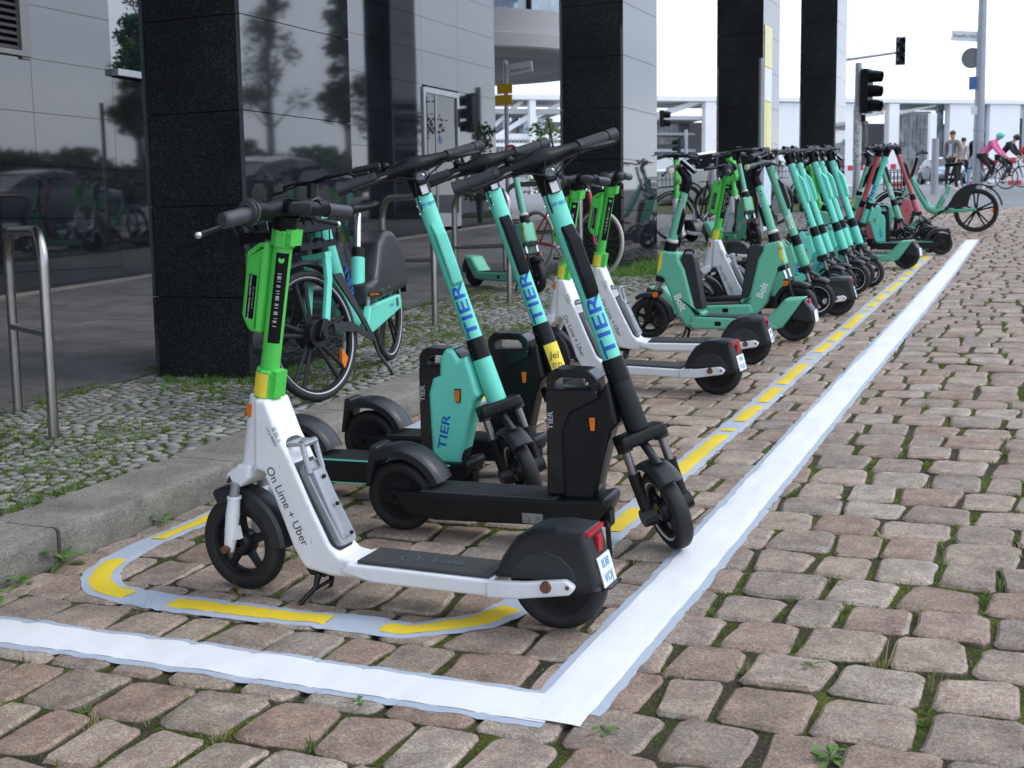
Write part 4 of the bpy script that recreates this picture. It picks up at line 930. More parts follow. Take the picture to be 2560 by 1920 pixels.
def riding():
    return dict(pelvis=(-.22, 0, 1.02), chest=(.02, 0, 1.28), neck=(.18, 0, 1.44), head=(.27, 0, 1.53), shL=(.12, .18, 1.38), shR=(.12, -.18, 1.38), elL=(.26, .21, 1.14), elR=(.26, -.21, 1.14),
        wrL=(.42, .19, .99), wrR=(.42, -.19, .99), hpL=(-.20, .09, .98), hpR=(-.20, -.09, .98), knL=(.14, .11, .74), knR=(.10, -.11, .62), anL=(.03, .12, .44), anR=(-.10, -.12, .22), toeL=(.16, .12, .39), toeR=(.04, -.12, .15))
# ---------------------------------------------------------------- cars
GLASSD = pm('dark car glass', (.02, .025, .03), .05, var=.1)
def car(label, M, paint, plate='', lights=True, kind='sedan'):
    t = thing('parked_car', label, 'car', M); L_, Wd = 4.6, 1.82; hw = Wd/2
    # body: stations along x (front +), each with lower width, shoulder height, roof line
    lo = [(2.28, .42, .60), (2.20, .25, .72), (1.9, .20, .84), (1.1, .19, .98), (.3, .19, 1.0), (-.8, .19, 1.02), (-1.7, .22, 1.04), (-2.15, .28, 1.0), (-2.30, .45, .80)]
    v = []; f = []
    for x, z0, z1 in lo:
        k = 1-.12*(abs(x)/2.3)**4
        for y, z in ((-.80, z0), (-.97, z0+.12), (-1.0, (z0+z1)/2), (-.96, z1-.05), (-.86, z1), (0, z1+.025), (.86, z1), (.96, z1-.05), (1.0, (z0+z1)/2), (.97, z0+.12), (.80, z0)): v.append((x, y*hw*k, z))
    m = 11
    for i in range(len(lo)-1):
        for k in range(m): f.append((i*m+k, i*m+(k+1) % m, (i+1)*m+(k+1) % m, (i+1)*m+k))
    f.append(tuple(range(m))); f.append(tuple(range((len(lo)-1)*m, len(lo)*m)))
    g = G().add(v, f)
    roof = [(1.05, .99, .99), (.35, 1.36, .80), (-.35, 1.43, .76), (-1.1, 1.36, .76), (-1.85, 1.03, .84)]
    v = []; f = []
    for x, z, w in roof:
        for y, zz in ((-w*hw, z-.03), (-w*hw*.9, z), (0, z+.02), (w*hw*.9, z), (w*hw, z-.03)): v.append((x, y, zz))
    for i in range(4):
        for k in range(4): f.append((i*5+k, i*5+k+1, (i+1)*5+k+1, (i+1)*5+k))
    g2 = G().add([q for q in v[5:20]], [(k, k+1, k+6, k+5) for k in range(4)]+[(k+5, k+6, k+11, k+10) for k in range(4)])
    body = mk('body', g, paint, t, ang=50); mk('roof', g2, paint, t, ang=50, fix=False)
    w1 = G(); w1.add([(1.08, -.86*hw, .985), (1.08, .86*hw, .985), (.35, .80*hw, 1.355), (.35, -.80*hw, 1.355)], [(0, 1, 2, 3)]); mk('windscreen', w1, GLASSD, t, fix=False)
    w1 = G(); w1.add([(-1.88, -.84*hw, 1.03), (-1.88, .84*hw, 1.03), (-1.1, .76*hw, 1.345), (-1.1, -.76*hw, 1.345)], [(3, 2, 1, 0)]); mk('rear_window', w1, GLASSD, t, fix=False)
    for s in (-1, 1):
        w1 = G(); w1.add([(1.0, s*.90*hw, .985), (.33, s*.80*hw, 1.33), (-.35, s*.765*hw, 1.40), (-.38, s*.93*hw, 1.00)], [(0, 1, 2, 3)]); mk('side_window', w1, GLASSD, t, fix=False)
        w1 = G(); w1.add([(-.43, s*.93*hw, 1.00), (-.40, s*.765*hw, 1.40), (-1.1, s*.765*hw, 1.33), (-1.75, s*.88*hw, 1.03)], [(0, 1, 2, 3)]); mk('side_window', w1, GLASSD, t, fix=False)
        mk('wing_mirror', G().ball((.82, s*(hw+.07), 1.0), .10, 10, sc=(.6, 1, .7)), paint, t)
        for x in (1.38, -1.38):
            c = (x, s*(hw-.10), .33); wl = wheel('wheel', c, .33, .21, .11, t, 'spoke5', SILVER, None, 28)
            mk('wheel_arch', G().lathe([(.36, s*.085), (.385, s*.108), (.40, s*.085)], c, 28), BLACK, t)
        mk('headlight', G().prism(rp([(2.10, .62), (2.27, .60), (2.22, .70), (2.0, .75)], .02), s*.50, s*.86, ins=.02), pm('lit headlight', (.85, .85, .82), .1) if lights else LENS, t)
        mk('tail_light', G().prism(rp([(-2.20, .80), (-2.325, .78), (-2.30, .92), (-2.18, .94)], .02), s*.45, s*.87, ins=.02), REDL, t)
    mk('grille', G().prism(rp([(2.24, .36), (2.315, .40), (2.30, .62), (2.22, .64)], .02), -.42, .42, ins=.02), BLACK, t)
    mk('bumper', G().prism(rp([(2.2, .22), (2.33, .26), (2.335, .36), (2.22, .38)], .02), -.80, .80, ins=.03), BLACK, t)
    mk('number_plate', G().box((2.345, 0, .42), (.012, .50, .10)), STICK, t); mk('number_plate', G().box((-2.325, 0, .55), (.012, .50, .10)), STICK, t)
    return t
# ================================================================ ground
def nmat(name, build, rough=.75, spec=.4):
    m = bpy.data.materials.new(name); m.use_nodes = True; t = m.node_tree; b = t.nodes['Principled BSDF']; b.inputs['Roughness'].default_value = rough; b.inputs['Specular IOR Level'].default_value = spec
    build(t, b, t.nodes.new, t.links.new); return m
def ramp(n, stops, interp='LINEAR'):
    c = n.color_ramp; c.interpolation = interp
    while len(c.elements) > 1: c.elements.remove(c.elements[-1])
    c.elements[0].position = stops[0][0]; c.elements[0].color = (*stops[0][1], 1)
    for p, q in stops[1:]: e_ = c.elements.new(p); e_.color = (*q, 1)
def stone_mat(name, cols, grain=240, mott=9, bump=.5, rough=.72, moss=None, rust=.05):
    def bd(t, b, N, K):
        co = N('ShaderNodeTexCoord'); geo = N('ShaderNodeNewGeometry'); oi = N('ShaderNodeObjectInfo')
        ad = N('ShaderNodeMath'); ad.operation = 'ADD'; K(geo.outputs['Random Per Island'], ad.inputs[0]); K(oi.outputs['Random'], ad.inputs[1])
        fr = N('ShaderNodeMath'); fr.operation = 'FRACT'; K(ad.outputs[0], fr.inputs[0])
        pal = N('ShaderNodeValToRGB'); n = len(cols); ramp(pal, [(i/n, c) for i, c in enumerate(cols)], 'CONSTANT'); K(fr.outputs[0], pal.inputs[0])
        m1 = N('ShaderNodeTexNoise'); m1.inputs['Scale'].default_value = mott; m1.inputs['Detail'].default_value = 8; m1.inputs['Roughness'].default_value = .7; K(geo.outputs['Position'], m1.inputs['Vector'])
        r1 = N('ShaderNodeValToRGB'); ramp(r1, [(.26, (.48, .47, .47)), (.5, (.98, .97, .95)), (.76, (1.5, 1.46, 1.38))]); K(m1.outputs['Fac'], r1.inputs[0])
        x1 = N('ShaderNodeMix'); x1.data_type = 'RGBA'; x1.blend_type = 'MULTIPLY'; x1.inputs[0].default_value = 1; K(pal.outputs[0], x1.inputs[6]); K(r1.outputs[0], x1.inputs[7])
        m3 = N('ShaderNodeTexNoise'); m3.inputs['Scale'].default_value = mott*3.1; m3.inputs['Detail'].default_value = 6; m3.inputs['Distortion'].default_value = 1.2; K(geo.outputs['Position'], m3.inputs['Vector'])
        r3 = N('ShaderNodeValToRGB'); ramp(r3, [(.45, (0, 0, 0)), (.70, (rust, rust, rust))]); K(m3.outputs['Fac'], r3.inputs[0])
        x3 = N('ShaderNodeMix'); x3.data_type = 'RGBA'; K(r3.outputs[0], x3.inputs[0]); K(x1.outputs[2], x3.inputs[6]); x3.inputs[7].default_value = (.26, .135, .095, 1)
        g1 = N('ShaderNodeTexVoronoi'); g1.inputs['Scale'].default_value = grain; K(geo.outputs['Position'], g1.inputs['Vector'])
        gs = N('ShaderNodeSeparateColor'); K(g1.outputs['Color'], gs.inputs[0])
        r2 = N('ShaderNodeValToRGB'); ramp(r2, [(0, (.55, .53, .52)), (.25, (.86, .84, .83)), (.7, (1.1, 1.08, 1.06)), (.93, (1.55, 1.5, 1.45))]); K(gs.outputs[0], r2.inputs[0])
        x2 = N('ShaderNodeMix'); x2.data_type = 'RGBA'; x2.blend_type = 'MULTIPLY'; x2.inputs[0].default_value = .8; K(x3.outputs[2], x2.inputs[6]); K(r2.outputs[0], x2.inputs[7])
        last = x2.outputs[2]
        if moss:
            # dirt and moss creep up the flanks of each stone (attribute 'edge' = 1 at the joint)
            at = N('ShaderNodeAttribute'); at.attribute_name = 'edge'
            m4 = N('ShaderNodeTexNoise'); m4.inputs['Scale'].default_value = 26; m4.inputs['Detail'].default_value = 5; K(geo.outputs['Position'], m4.inputs['Vector'])
            mm = N('ShaderNodeMath'); mm.operation = 'MULTIPLY_ADD'; K(m4.outputs['Fac'], mm.inputs[0]); mm.inputs[1].default_value = .9; K(at.outputs['Fac'], mm.inputs[2])
            rr = N('ShaderNodeMapRange'); rr.inputs['From Min'].default_value = 1.05; rr.inputs['From Max'].default_value = 1.45; K(mm.outputs[0], rr.inputs[0])
            x4 = N('ShaderNodeMix'); x4.data_type = 'RGBA'; K(rr.outputs[0], x4.inputs[0]); K(last, x4.inputs[6]); x4.inputs[7].default_value = (*moss, 1); last = x4.outputs[2]
        K(last, b.inputs['Base Color'])
        h = N('ShaderNodeTexNoise'); h.inputs['Scale'].default_value = 38; h.inputs['Detail'].default_value = 9; h.inputs['Roughness'].default_value = .72; K(geo.outputs['Position'], h.inputs['Vector'])
        bp = N('ShaderNodeBump'); bp.inputs['Strength'].default_value = bump; bp.inputs['Distance'].default_value = .018; K(h.outputs['Fac'], bp.inputs['Height']); K(bp.outputs[0], b.inputs['Normal'])
    return nmat(name, bd, rough)
COB = stone_mat('weathered granite sett', [(0.258, 0.199, 0.159), (0.301, 0.246, 0.203), (0.25, 0.212, 0.176), (0.335, 0.277, 0.231), (0.267, 0.199, 0.159), (0.245, 0.216, 0.185), (0.314, 0.263, 0.212), (0.284, 0.22, 0.18), (0.339, 0.297, 0.253), (0.262, 0.223, 0.185)], moss=(.062, .058, .035), rust=.42)
MOS = stone_mat('grey mosaic stone', [(.185, .187, .180), (.235, .235, .226), (.165, .166, .163), (.27, .268, .256), (.21, .205, .193)], grain=420, mott=5, bump=.35, moss=(.055, .055, .03))
KERB = stone_mat('granite kerb', [(.215, .204, .180), (.195, .186, .164), (.235, .224, .198)], grain=300, mott=4, bump=.8)
SLAB = stone_mat('granite slab', [(.115, .115, .118), (.128, .128, .13), (.105, .105, .108), (.12, .118, .118)], grain=260, mott=3, bump=.15, rough=.6)
def joint_build(t, b, N, K):
    geo = N('ShaderNodeNewGeometry')
    a = N('ShaderNodeTexNoise'); a.inputs['Scale'].default_value = 3.5; a.inputs['Detail'].default_value = 7; K(geo.outputs['Position'], a.inputs['Vector'])
    f = N('ShaderNodeTexNoise'); f.inputs['Scale'].default_value = 70; f.inputs['Detail'].default_value = 7; f.inputs['Roughness'].default_value = .8; K(geo.outputs['Position'], f.inputs['Vector'])
    ad = N('ShaderNodeMath'); ad.operation = 'MULTIPLY_ADD'; K(f.outputs['Fac'], ad.inputs[0]); ad.inputs[1].default_value = .45; K(a.outputs['Fac'], ad.inputs[2])
    r = N('ShaderNodeValToRGB'); ramp(r, [(.46, (.048, .040, .030)), (.66, (.095, .082, .058)), (.74, (.075, .085, .022)), (.84, (.105, .130, .024)), (.95, (.16, .18, .035))]); K(ad.outputs[0], r.inputs[0])
    v = N('ShaderNodeTexVoronoi'); v.inputs['Scale'].default_value = 260; K(geo.outputs['Position'], v.inputs['Vector']); sp = N('ShaderNodeSeparateColor'); K(v.outputs['Color'], sp.inputs[0])
    r2 = N('ShaderNodeValToRGB'); ramp(r2, [(.0, (.6, .6, .6)), (.8, (1.1, 1.1, 1.1)), (.95, (2.4, 2.3, 2.2))]); K(sp.outputs[0], r2.inputs[0])
    x = N('ShaderNodeMix'); x.data_type = 'RGBA'; x.blend_type = 'MULTIPLY'; x.inputs[0].default_value = .8; K(r.outputs[0], x.inputs[6]); K(r2.outputs[0], x.inputs[7]); K(x.outputs[2], b.inputs['Base Color'])
    bp = N('ShaderNodeBump'); bp.inputs['Strength'].default_value = 1; bp.inputs['Distance'].default_value = .02; K(f.outputs['Fac'], bp.inputs['Height']); K(bp.outputs[0], b.inputs['Normal'])
JOINT = nmat('soil and moss joint', joint_build, .95, .2)
JOINT2 = nmat('mossy pavement joint', joint_build, .95, .2)
for n_ in JOINT2.node_tree.nodes:
    if n_.type == 'VALTORGB' and len(n_.color_ramp.elements) == 5:
        for i_, p_ in enumerate((.34, .50, .58, .70, .84)): n_.color_ramp.elements[i_].position = p_
def asph(t, b, N, K):
    geo = N('ShaderNodeNewGeometry'); a = N('ShaderNodeTexNoise'); a.inputs['Scale'].default_value = .4; a.inputs['Detail'].default_value = 8; K(geo.outputs['Position'], a.inputs['Vector'])
    r = N('ShaderNodeValToRGB'); ramp(r, [(.3, (.15, .15, .155)), (.7, (.20, .20, .205))]); K(a.outputs['Fac'], r.inputs[0]); K(r.outputs[0], b.inputs['Base Color'])
ASPH = nmat('worn asphalt', asph, .9, .3)
def grid(name, xs, ys, zf, mat, parent=None):
    g = G(); nx = len(xs); g.v = [(x, y, zf(x, y)) for y in ys for x in xs]
    g.f = [(j*nx+i, j*nx+i+1, (j+1)*nx+i+1, (j+1)*nx+i) for j in range(len(ys)-1) for i in range(nx-1)]
    return mk(name, g, mat, parent, fix=False)
def frange(a, b, s):
    n = max(1, int(round((b-a)/s))); return [a+(b-a)*i/n for i in range(n+1)]
far = [-400, -200, -100, -60, -30, -12, -6, 0, 6, 12, 30, 60, 100, 200, 400]
struct(grid('ground', far, [-120, -60, -20, 0, 20, 30, 40, 60, 80, 100, 200, 400, 800], lambda x, y: gz(x, y)-.22, ASPH))
struct(grid('road', frange(-60, 60, 6), frange(27.4, 84, 3)+[200], lambda x, y: gz(x, y)-.02, ASPH))
struct(grid('side_road', frange(1.3, 24, 2), frange(-16, 27.4, 2), lambda x, y: gz(x, y)-.012, ASPH))
# ---- large setts of the parking strip
rows = []; y = 1.15; k = 0
KX = -3.10
def jit(a, b, s, amp): return noise.noise(Vector((a*s, b*s, 3.7)))*amp
while y < 27.2:
    d = rnd.uniform(.205, .238)
    x = KX+.005; row = []; q = random.Random(k*13+5)
    first = q.uniform(.08, .2)
    while x < 1.25:
        w = first if not row else q.choice([q.uniform(.18, .235), q.uniform(.20, .25), q.uniform(.145, .19)])
        if y > 14: w *= 1.0
        row.append((x, x+w)); x += w
    rows.append((y, y+d, row)); y += d; k += 1
STONES = []
for (ya, yb, row) in rows:
    q = random.Random(int(ya*1000))
    for (xa, xb) in row:
        gx = q.choice([q.uniform(.004, .009), q.uniform(.009, .017)]); gy = q.uniform(.001, .006)
        cx, cy = (xa+xb)/2, (ya+yb)/2; a = (xb-xa)/2-gx; b = (yb-ya)/2-gy
        cy += jit(cx, ya, 1.7, .016)
        STONES.append(dict(c=(cx, cy), a=a, b=b, h=q.uniform(-.004, .006), tx=q.uniform(-.022, .022), ty=q.uniform(-.03, .03), rot=q.uniform(-.035, .035), tz=q.uniform(-.10, .10), tw=q.uniform(-.09, .09), e=q.uniform(7, 18), dome=q.uniform(0, .0025), s=q.random()*50, sk=q.uniform(-.06, .06)))
for s in STONES:
    x_, y_ = s['c']
    if abs(x_+1.05) < .22 and 2.4 < y_ < 18.2 or abs(y_-2.6) < .22 or abs(x_+1.43) < .16 and y_ > 3 or abs(y_-2.95) < .15 and -3 < x_ < -1.4:
        for k_ in ('h', 'tx', 'ty', 'dome'): s[k_] *= .25
def stone_outline(s, th, r=1.0):
    e_ = s['e']; c_, n_ = math.cos(th), math.sin(th); k = (abs(c_)**e_+abs(n_)**e_)**(-1/e_)
    k *= 1+.06*noise.noise(Vector((c_*1.6+s['s'], n_*1.6, 0)))+.045*noise.noise(Vector((c_*5+s['s'], n_*5, 2)))
    u, v = c_*k*r*s['a'], n_*k*r*s['b']; u += v*s['sk']
    if 'tz' in s: u *= 1+s['tz']*v/s['b']; v *= 1+s['tw']*u/s['a']
    cr__, sr = math.cos(s['rot']), math.sin(s['rot']); return u*cr__-v*sr, u*sr+v*cr__
def stone_top(s, u, v, r):
    z = s['h']+u*s['tx']+v*s['ty']+s['dome']*(1-r*r)+.0045*noise.noise(Vector((u*11+s['s'], v*11, 1)))
    if r > .90: t_ = (r-.90)/.10; z -= .0085*t_**1.2
    return z
AQ = {20: [0, 28, 39.5, 50.5, 62], 12: [0, 38, 52]}
def stone_geo(g, s, angs, rings, base, att):
    cx, cy = s['c']; o = len(g.v); A_ = [R(k*90+a) for k in range(4) for a in AQ[angs]]
    g.v.append((cx, cy, base(cx, cy)+stone_top(s, 0, 0, 0))); att.append(0)
    for r in rings+[1.03]:
        for th in A_:
            u, v = stone_outline(s, th, min(r, 1.03))
            z = stone_top(s, u, v, min(r, 1)) if r <= 1 else s['h']-.045
            g.v.append((cx+u, cy+v, base(cx+u, cy+v)+z)); att.append(0 if r < .9 else (.28 if r < .97 else (.6 if r < 1 else (.85 if r == 1.0 else 1.1))))
    for k in range(angs): g.f.append((o, o+1+k, o+1+(k+1) % angs))
    for i in range(len(rings)):
        for k in range(angs):
            a = o+1+i*angs+k; b = o+1+i*angs+(k+1) % angs; g.f.append((a, a+angs, b+angs, b))
def add_edge(o, att): 
    at = o.data.attributes.new('edge', 'FLOAT', 'POINT'); at.data.foreach_set('value', att)
def visible(x, y, z, m=.06):
    d = Vector((x, y, z-HC)); k = d.dot(fw)
    if k < .5: return False
    return abs(d.dot(rt)/k) < .409+m and abs(d.dot(up)/k) < .3067+m
street = struct(grid('cobbled_street', frange(KX-.02, 1.4, .045), frange(1.1, 9, .045)+frange(9.12, 27.4, .12), lambda x, y: gz(x, y)-.0105+.006*noise.noise(Vector((x*5, y*5, 0)))+.004*noise.noise(Vector((x*22, y*22, 4))), JOINT))
vis = [s for s in STONES if visible(s['c'][0], s['c'][1], gz(*s['c']))]
vis.sort(key=lambda s: s['c'][0]**2+s['c'][1]**2)
near = vis[:300]; ids = {id(s) for s in near}
for s in near:
    g = G(); att = []; cx, cy = s['c']; stone_geo(g, s, 20, [.6, .89, .95, 1.0], gz, att)
    o = mk('paving_stone', g, COB, street, ang=27, fix=False); add_edge(o, att)
g = G(); att = []
for s in STONES:
    if id(s) in ids: continue
    cy = s['c'][1]; v_ = visible(s['c'][0], cy, gz(*s['c']), .3)
    stone_geo(g, s, 20 if cy < 9 else 12, ([.6, .89, .95, 1.0] if cy < 9 else [.9, 1.0]) if v_ else [1.0], gz, att)
o = stuff(mk('paving_stones', g, COB, street, ang=27, fix=False)); add_edge(o, att)
# ---- paint
import bisect
RY = [r[0] for r in rows]
by_row = {}
for s in STONES: by_row.setdefault(min(range(max(0, bisect.bisect(RY, s['c'][1])-2), min(len(RY), bisect.bisect(RY, s['c'][1])+2)), key=lambda i: abs((rows[i][0]+rows[i][1])/2-s['c'][1])), []).append(s)
def surf(x, y):
    i = bisect.bisect(RY, y)-1; best = -.0025
    for j in (i-1, i, i+1):
        for s in by_row.get(j, ()):
            dx, dy = x-s['c'][0], y-s['c'][1]
            if abs(dx) < s['a']*1.15 and abs(dy) < s['b']*1.15:
                th = math.atan2(dy/s['b'], dx/s['a']); e_ = s['e']; c_, n_ = math.cos(th), math.sin(th)
                k = (abs(c_)**e_+abs(n_)**e_)**(-1/e_); r = math.hypot(dx/s['a'], dy/s['b'])/k
                if r < 1.06: best = max(best, max(-.0025, stone_top(s, dx, dy, min(r, .93))))
    return best
def paint(name, pts, hw, mat, lift, rag=.006, label=None, step=.02, across=8, seed=0, ends=True, parent=None):
    """ribbon following the stones; pts = centre line"""
    P = [Vector(p) for p in pts]; S_ = [0]
    for i in range(1, len(P)): S_.append(S_[-1]+(P[i]-P[i-1]).length)
    n = max(2, int(S_[-1]/step)); g = G(); acc = []
    for i in range(n+1):
        s_ = S_[-1]*i/n; j = min(len(P)-2, max(0, bisect.bisect(S_, s_)-1)); u = (s_-S_[j])/max(1e-6, S_[j+1]-S_[j]); c = P[j].lerp(P[j+1], u)
        tg_ = (P[min(len(P)-1, j+1)]-P[j]).normalized()
        if 0 < j and u < .5 and len(P) > 2: tg_ = ((P[j]-P[j-1]).normalized().lerp(tg_, .5+u)).normalized()
        elif j < len(P)-2 and u >= .5: tg_ = (tg_.lerp((P[j+2]-P[j+1]).normalized(), u-.5)).normalized()
        nn = Vector((-tg_.y, tg_.x)); row = []
        for k in range(across+1):
            w = -1+2*k/across; e_ = rag*(noise.noise(Vector((s_*9, w*3+seed, 7)))+.9*noise.noise(Vector((s_*38, w*3+seed, 2)))) if k in (0, across) else 0
            ex = rag*.0
            q = c+nn*(w*hw+e_); sc_ = surf(q.x, q.y); av = (surf(q.x+.065, q.y)+surf(q.x-.065, q.y)+surf(q.x, q.y+.065)+surf(q.x, q.y-.065)+surf(q.x+.02, q.y+.02)+surf(q.x-.02, q.y-.02)+surf(q.x-.02, q.y+.02)+surf(q.x+.02, q.y-.02))/8; z = max(sc_, av+.0005) if 0 < k < across else max(sc_, av-.003)-.0012
            g.v.append((q.x, q.y, gz(q.x, q.y)+z+lift))
    m = across+1
    for i in range(n):
        for k in range(across): g.f.append((i*m+k, i*m+k+1, (i+1)*m+k+1, (i+1)*m+k))
    return mk(name, g, mat, parent, ang=80, fix=False)
def paint_mat(name, col, chips):
    def bd(t, b, N, K):
        geo = N('ShaderNodeNewGeometry'); a = N('ShaderNodeTexNoise'); a.inputs['Scale'].default_value = 150; a.inputs['Detail'].default_value = 6; a.inputs['Roughness'].default_value = .75; K(geo.outputs['Position'], a.inputs['Vector'])
        r = N('ShaderNodeValToRGB'); c = Vector(col); ramp(r, [(.18, tuple(c*.45)), (.30, tuple(c*.92)), (.6, tuple(c)), (.8, tuple(c*1.03))]); K(a.outputs['Fac'], r.inputs[0])
        d = N('ShaderNodeTexNoise'); d.inputs['Scale'].default_value = 2.3; d.inputs['Detail'].default_value = 8; K(geo.outputs['Position'], d.inputs['Vector'])
        r2 = N('ShaderNodeValToRGB'); ramp(r2, [(.35, (.93, .93, .92)), (.6, (1, 1, 1))]); K(d.outputs['Fac'], r2.inputs[0])
        x = N('ShaderNodeMix'); x.data_type = 'RGBA'; x.blend_type = 'MULTIPLY'; x.inputs[0].default_value = 1; K(r.outputs[0], x.inputs[6]); K(r2.outputs[0], x.inputs[7]); K(x.outputs[2], b.inputs['Base Color'])
        bp = N('ShaderNodeBump'); bp.inputs['Strength'].default_value = .45; bp.inputs['Distance'].default_value = .004; K(a.outputs['Fac'], bp.inputs['Height']); K(bp.outputs[0], b.inputs['Normal'])
    return nmat(name, bd, .6, .35)
PW = paint_mat('white road paint', (.80, .80, .81), .1); PY = paint_mat('yellow road paint', (.78, .57, .035), .2); PP = paint_mat('grey-blue primer', (.42, .47, .55), .4)
long_ = [(-1.045, 2.60), (-1.04, 3.5), (-1.05, 4.8), (-1.07, 7.1), (-1.085, 10), (-1.12, 13.5), (-1.19, 17.8)]
front_ = [(-3.07, 2.60), (-2.2, 2.61), (-1.6, 2.605), (-1.055, 2.60)]
wl = thing('painted_line', 'white painted line along the cobbles right of the scooters, with its cross line in front', 'road marking')
def sub(p, a, b, n=40): return p
for nm, lst, ext in (('stripe', long_, 0), ('stripe', front_, 0)):
    L1 = [list(q) for q in lst]
    paint('primer', L1, .097, PP, .0020, .0075, parent=wl, seed=3, step=.02 if lst is front_ else .028)
    if lst is long_: L1[0][1] -= .066; 
    else: L1[-1][0] += .0
    paint(nm, L1, .073, PW, .0052 if lst is long_ else .0047, .0018, parent=wl, seed=9, step=.02 if lst is front_ else .028)
Ypath = [(-2.93, 7.4), (-2.93, 5.2), (-2.935, 4.4), (-2.93, 3.72), (-2.94, 3.50), (-2.945, 3.36), (-2.925, 3.25), (-2.89, 3.14), (-2.82, 3.04), (-2.72, 2.975), (-2.6, 2.955), (-2.44, 2.945), (-2.08, 2.945), (-1.88, 2.955), (-1.73, 2.955), (-1.64, 2.95), (-1.56, 3.01), (-1.47, 3.09), (-1.425, 3.22), (-1.41, 3.45), (-1.405, 4.1), (-1.42, 5.0), (-1.415, 6.3), (-1.43, 7.1), (-1.44, 9.2), (-1.46, 11.0), (-1.46, 12.4), (-1.5, 14.2), (-1.5, 15.7)]
def resample(p, n):
    P = [Vector(q) for q in p]; S_ = [0]
    for i in range(1, len(P)): S_.append(S_[-1]+(P[i]-P[i-1]).length)
    def at(s_):
        j = min(len(P)-2, max(0, bisect.bisect(S_, s_)-1)); return P[j].lerp(P[j+1], (s_-S_[j])/(S_[j+1]-S_[j]))
    return at, S_
yat, YS = resample(Ypath, 0)
yl = thing('painted_line', 'dashed yellow painted line on grey-blue primer looping round the parked scooters', 'road marking')
paint('primer', [tuple(yat(YS[-1]*i/260)) for i in range(261)], .062, PP, .0020, .009, parent=yl, seed=21, across=6, step=.025)
s_ = .1; q = random.Random(4); pat = [(.30, .20), (.22, .16), (.25, .12)]
def arclen_at(x, y): return min(range(2000), key=lambda i: (yat(YS[-1]*i/2000)-Vector((x, y))).length)*YS[-1]/2000
dashes = []
def dash(a, b): dashes.append((arclen_at(*a), arclen_at(*b)))
dash((-2.93, 7.3), (-2.93, 6.9)); dash((-2.93, 6.6), (-2.93, 6.0)); dash((-2.93, 5.38), (-2.93, 5.12)); dash((-2.93, 4.8), (-2.93, 4.3)); dash((-2.93, 3.9), (-2.94, 3.47)); dash((-2.915, 3.25), (-2.62, 2.96)); dash((-2.45, 2.945), (-1.90, 2.955)); dash((-1.72, 2.955), (-1.43, 3.2))
for a, b in ((3.45, 3.9), (3.98, 4.28), (4.45, 5.55), (5.62, 5.68), (5.85, 6.25), (6.33, 6.75), (6.85, 7.55), (7.72, 7.78), (7.98, 8.4), (8.5, 8.95), (9.1, 9.95), (10.15, 10.25), (10.4, 10.75), (10.85, 11.35), (11.5, 12.3), (12.5, 12.8), (13.0, 13.4), (13.6, 14.3), (14.7, 15.4)): dashes.append((arclen_at(-1.43, a), arclen_at(-1.43, b)))
for i, (a, b) in enumerate(dashes):
    if b < a: a, b = b, a
    n_ = max(3, int((b-a)/.04)); paint('dash', [tuple(yat(a+(b-a)*k/n_)) for k in range(n_+1)], .0355, PY, .0044, .0022, parent=yl, seed=31+i, across=4, step=.02)
# ---- kerb
kg = [1.0, 2.05, 3.17, 4.15, 5.19, 6.2, 7.25, 8.3, 9.4, 10.5, 11.5, 12.6, 13.6, 14.7, 15.8, 16.9, 18, 19, 20, 21, 22, 23, 24, 25, 26, 27]
kerb = thing('kerb', 'long granite kerb between the cobbled strip and the mosaic pavement', 'kerb', (KX, 3, gz(KX, 3)-.2))
kb = kerb.location.copy()
for i in range(len(kg)-1):
    ya, yb = kg[i]+.004, kg[i+1]-.004; q = random.Random(i); dx = q.uniform(-.006, .006); nseg = 10; g = G(); prof = [(.0, -.16), (.001, .07), (-.001, .104), (-.006, .114), (-.016, .119), (-.15, .120), (-.30, .121), (-.30, -.1)]
    for k in range(nseg+1):
        yy = ya+(yb-ya)*k/nseg; e_ = .012 if k in (0, nseg) else 0
        for (px_, pz) in prof:
            nn = noise.noise(Vector((px_*9, yy*5, i)))*.0018
            g.v.append((KX-.005+dx+px_+nn-kb.x, yy-kb.y, gz(KX, yy)+pz-e_*.12+nn-kb.z))
    m = len(prof)
    for k in range(nseg):
        for j in range(m-1): g.f.append((k*m+j, k*m+j+1, (k+1)*m+j+1, (k+1)*m+j))
    g.f.append(tuple(range(m))); g.f.append(tuple(range(nseg*m, (nseg+1)*m)))
    mk('kerbstone', g, KERB, kerb, ang=50)
# ---- mosaic pavement
pav = struct(grid('pavement', frange(-5.06, KX-.26, .06), frange(1, 12, .06)+frange(12.2, 27.4, .2), lambda x, y: sz(x, y)-.0065+.004*noise.noise(Vector((x*12, y*12, 0))), JOINT2))
g = G(); att = []; cnt = 0; small = []
yy = 1.6; r_i = 0; P0 = .068
while yy < 27.2:
    q = random.Random(r_i*7+1); x = -5.05+q.uniform(0, .05); P0 = .063 if yy < 9 else (.085 if yy < 15 else .11)
    while x < KX-.31:
        w = q.uniform(.8, 1.25)*P0; arc = .10*math.cos((x+4.2)*2*PI/.85)
        cx, cy = x+w/2, yy+arc+q.uniform(-.006, .006)
        small.append(dict(c=(cx, cy), a=w/2-.0040, b=P0/2*q.uniform(.88, 1.0)-.0022, h=q.uniform(-.0015, .002), tx=q.uniform(-.03, .03), ty=q.uniform(-.03, .03), rot=q.uniform(-.25, .25)-.6*math.sin((x+4.2)*2*PI/.85)*.8, e=q.uniform(2.6, 5), dome=.002, s=q.random()*50, sk=q.uniform(-.2, .2)))
        x += w
    yy += P0*.94; r_i += 1
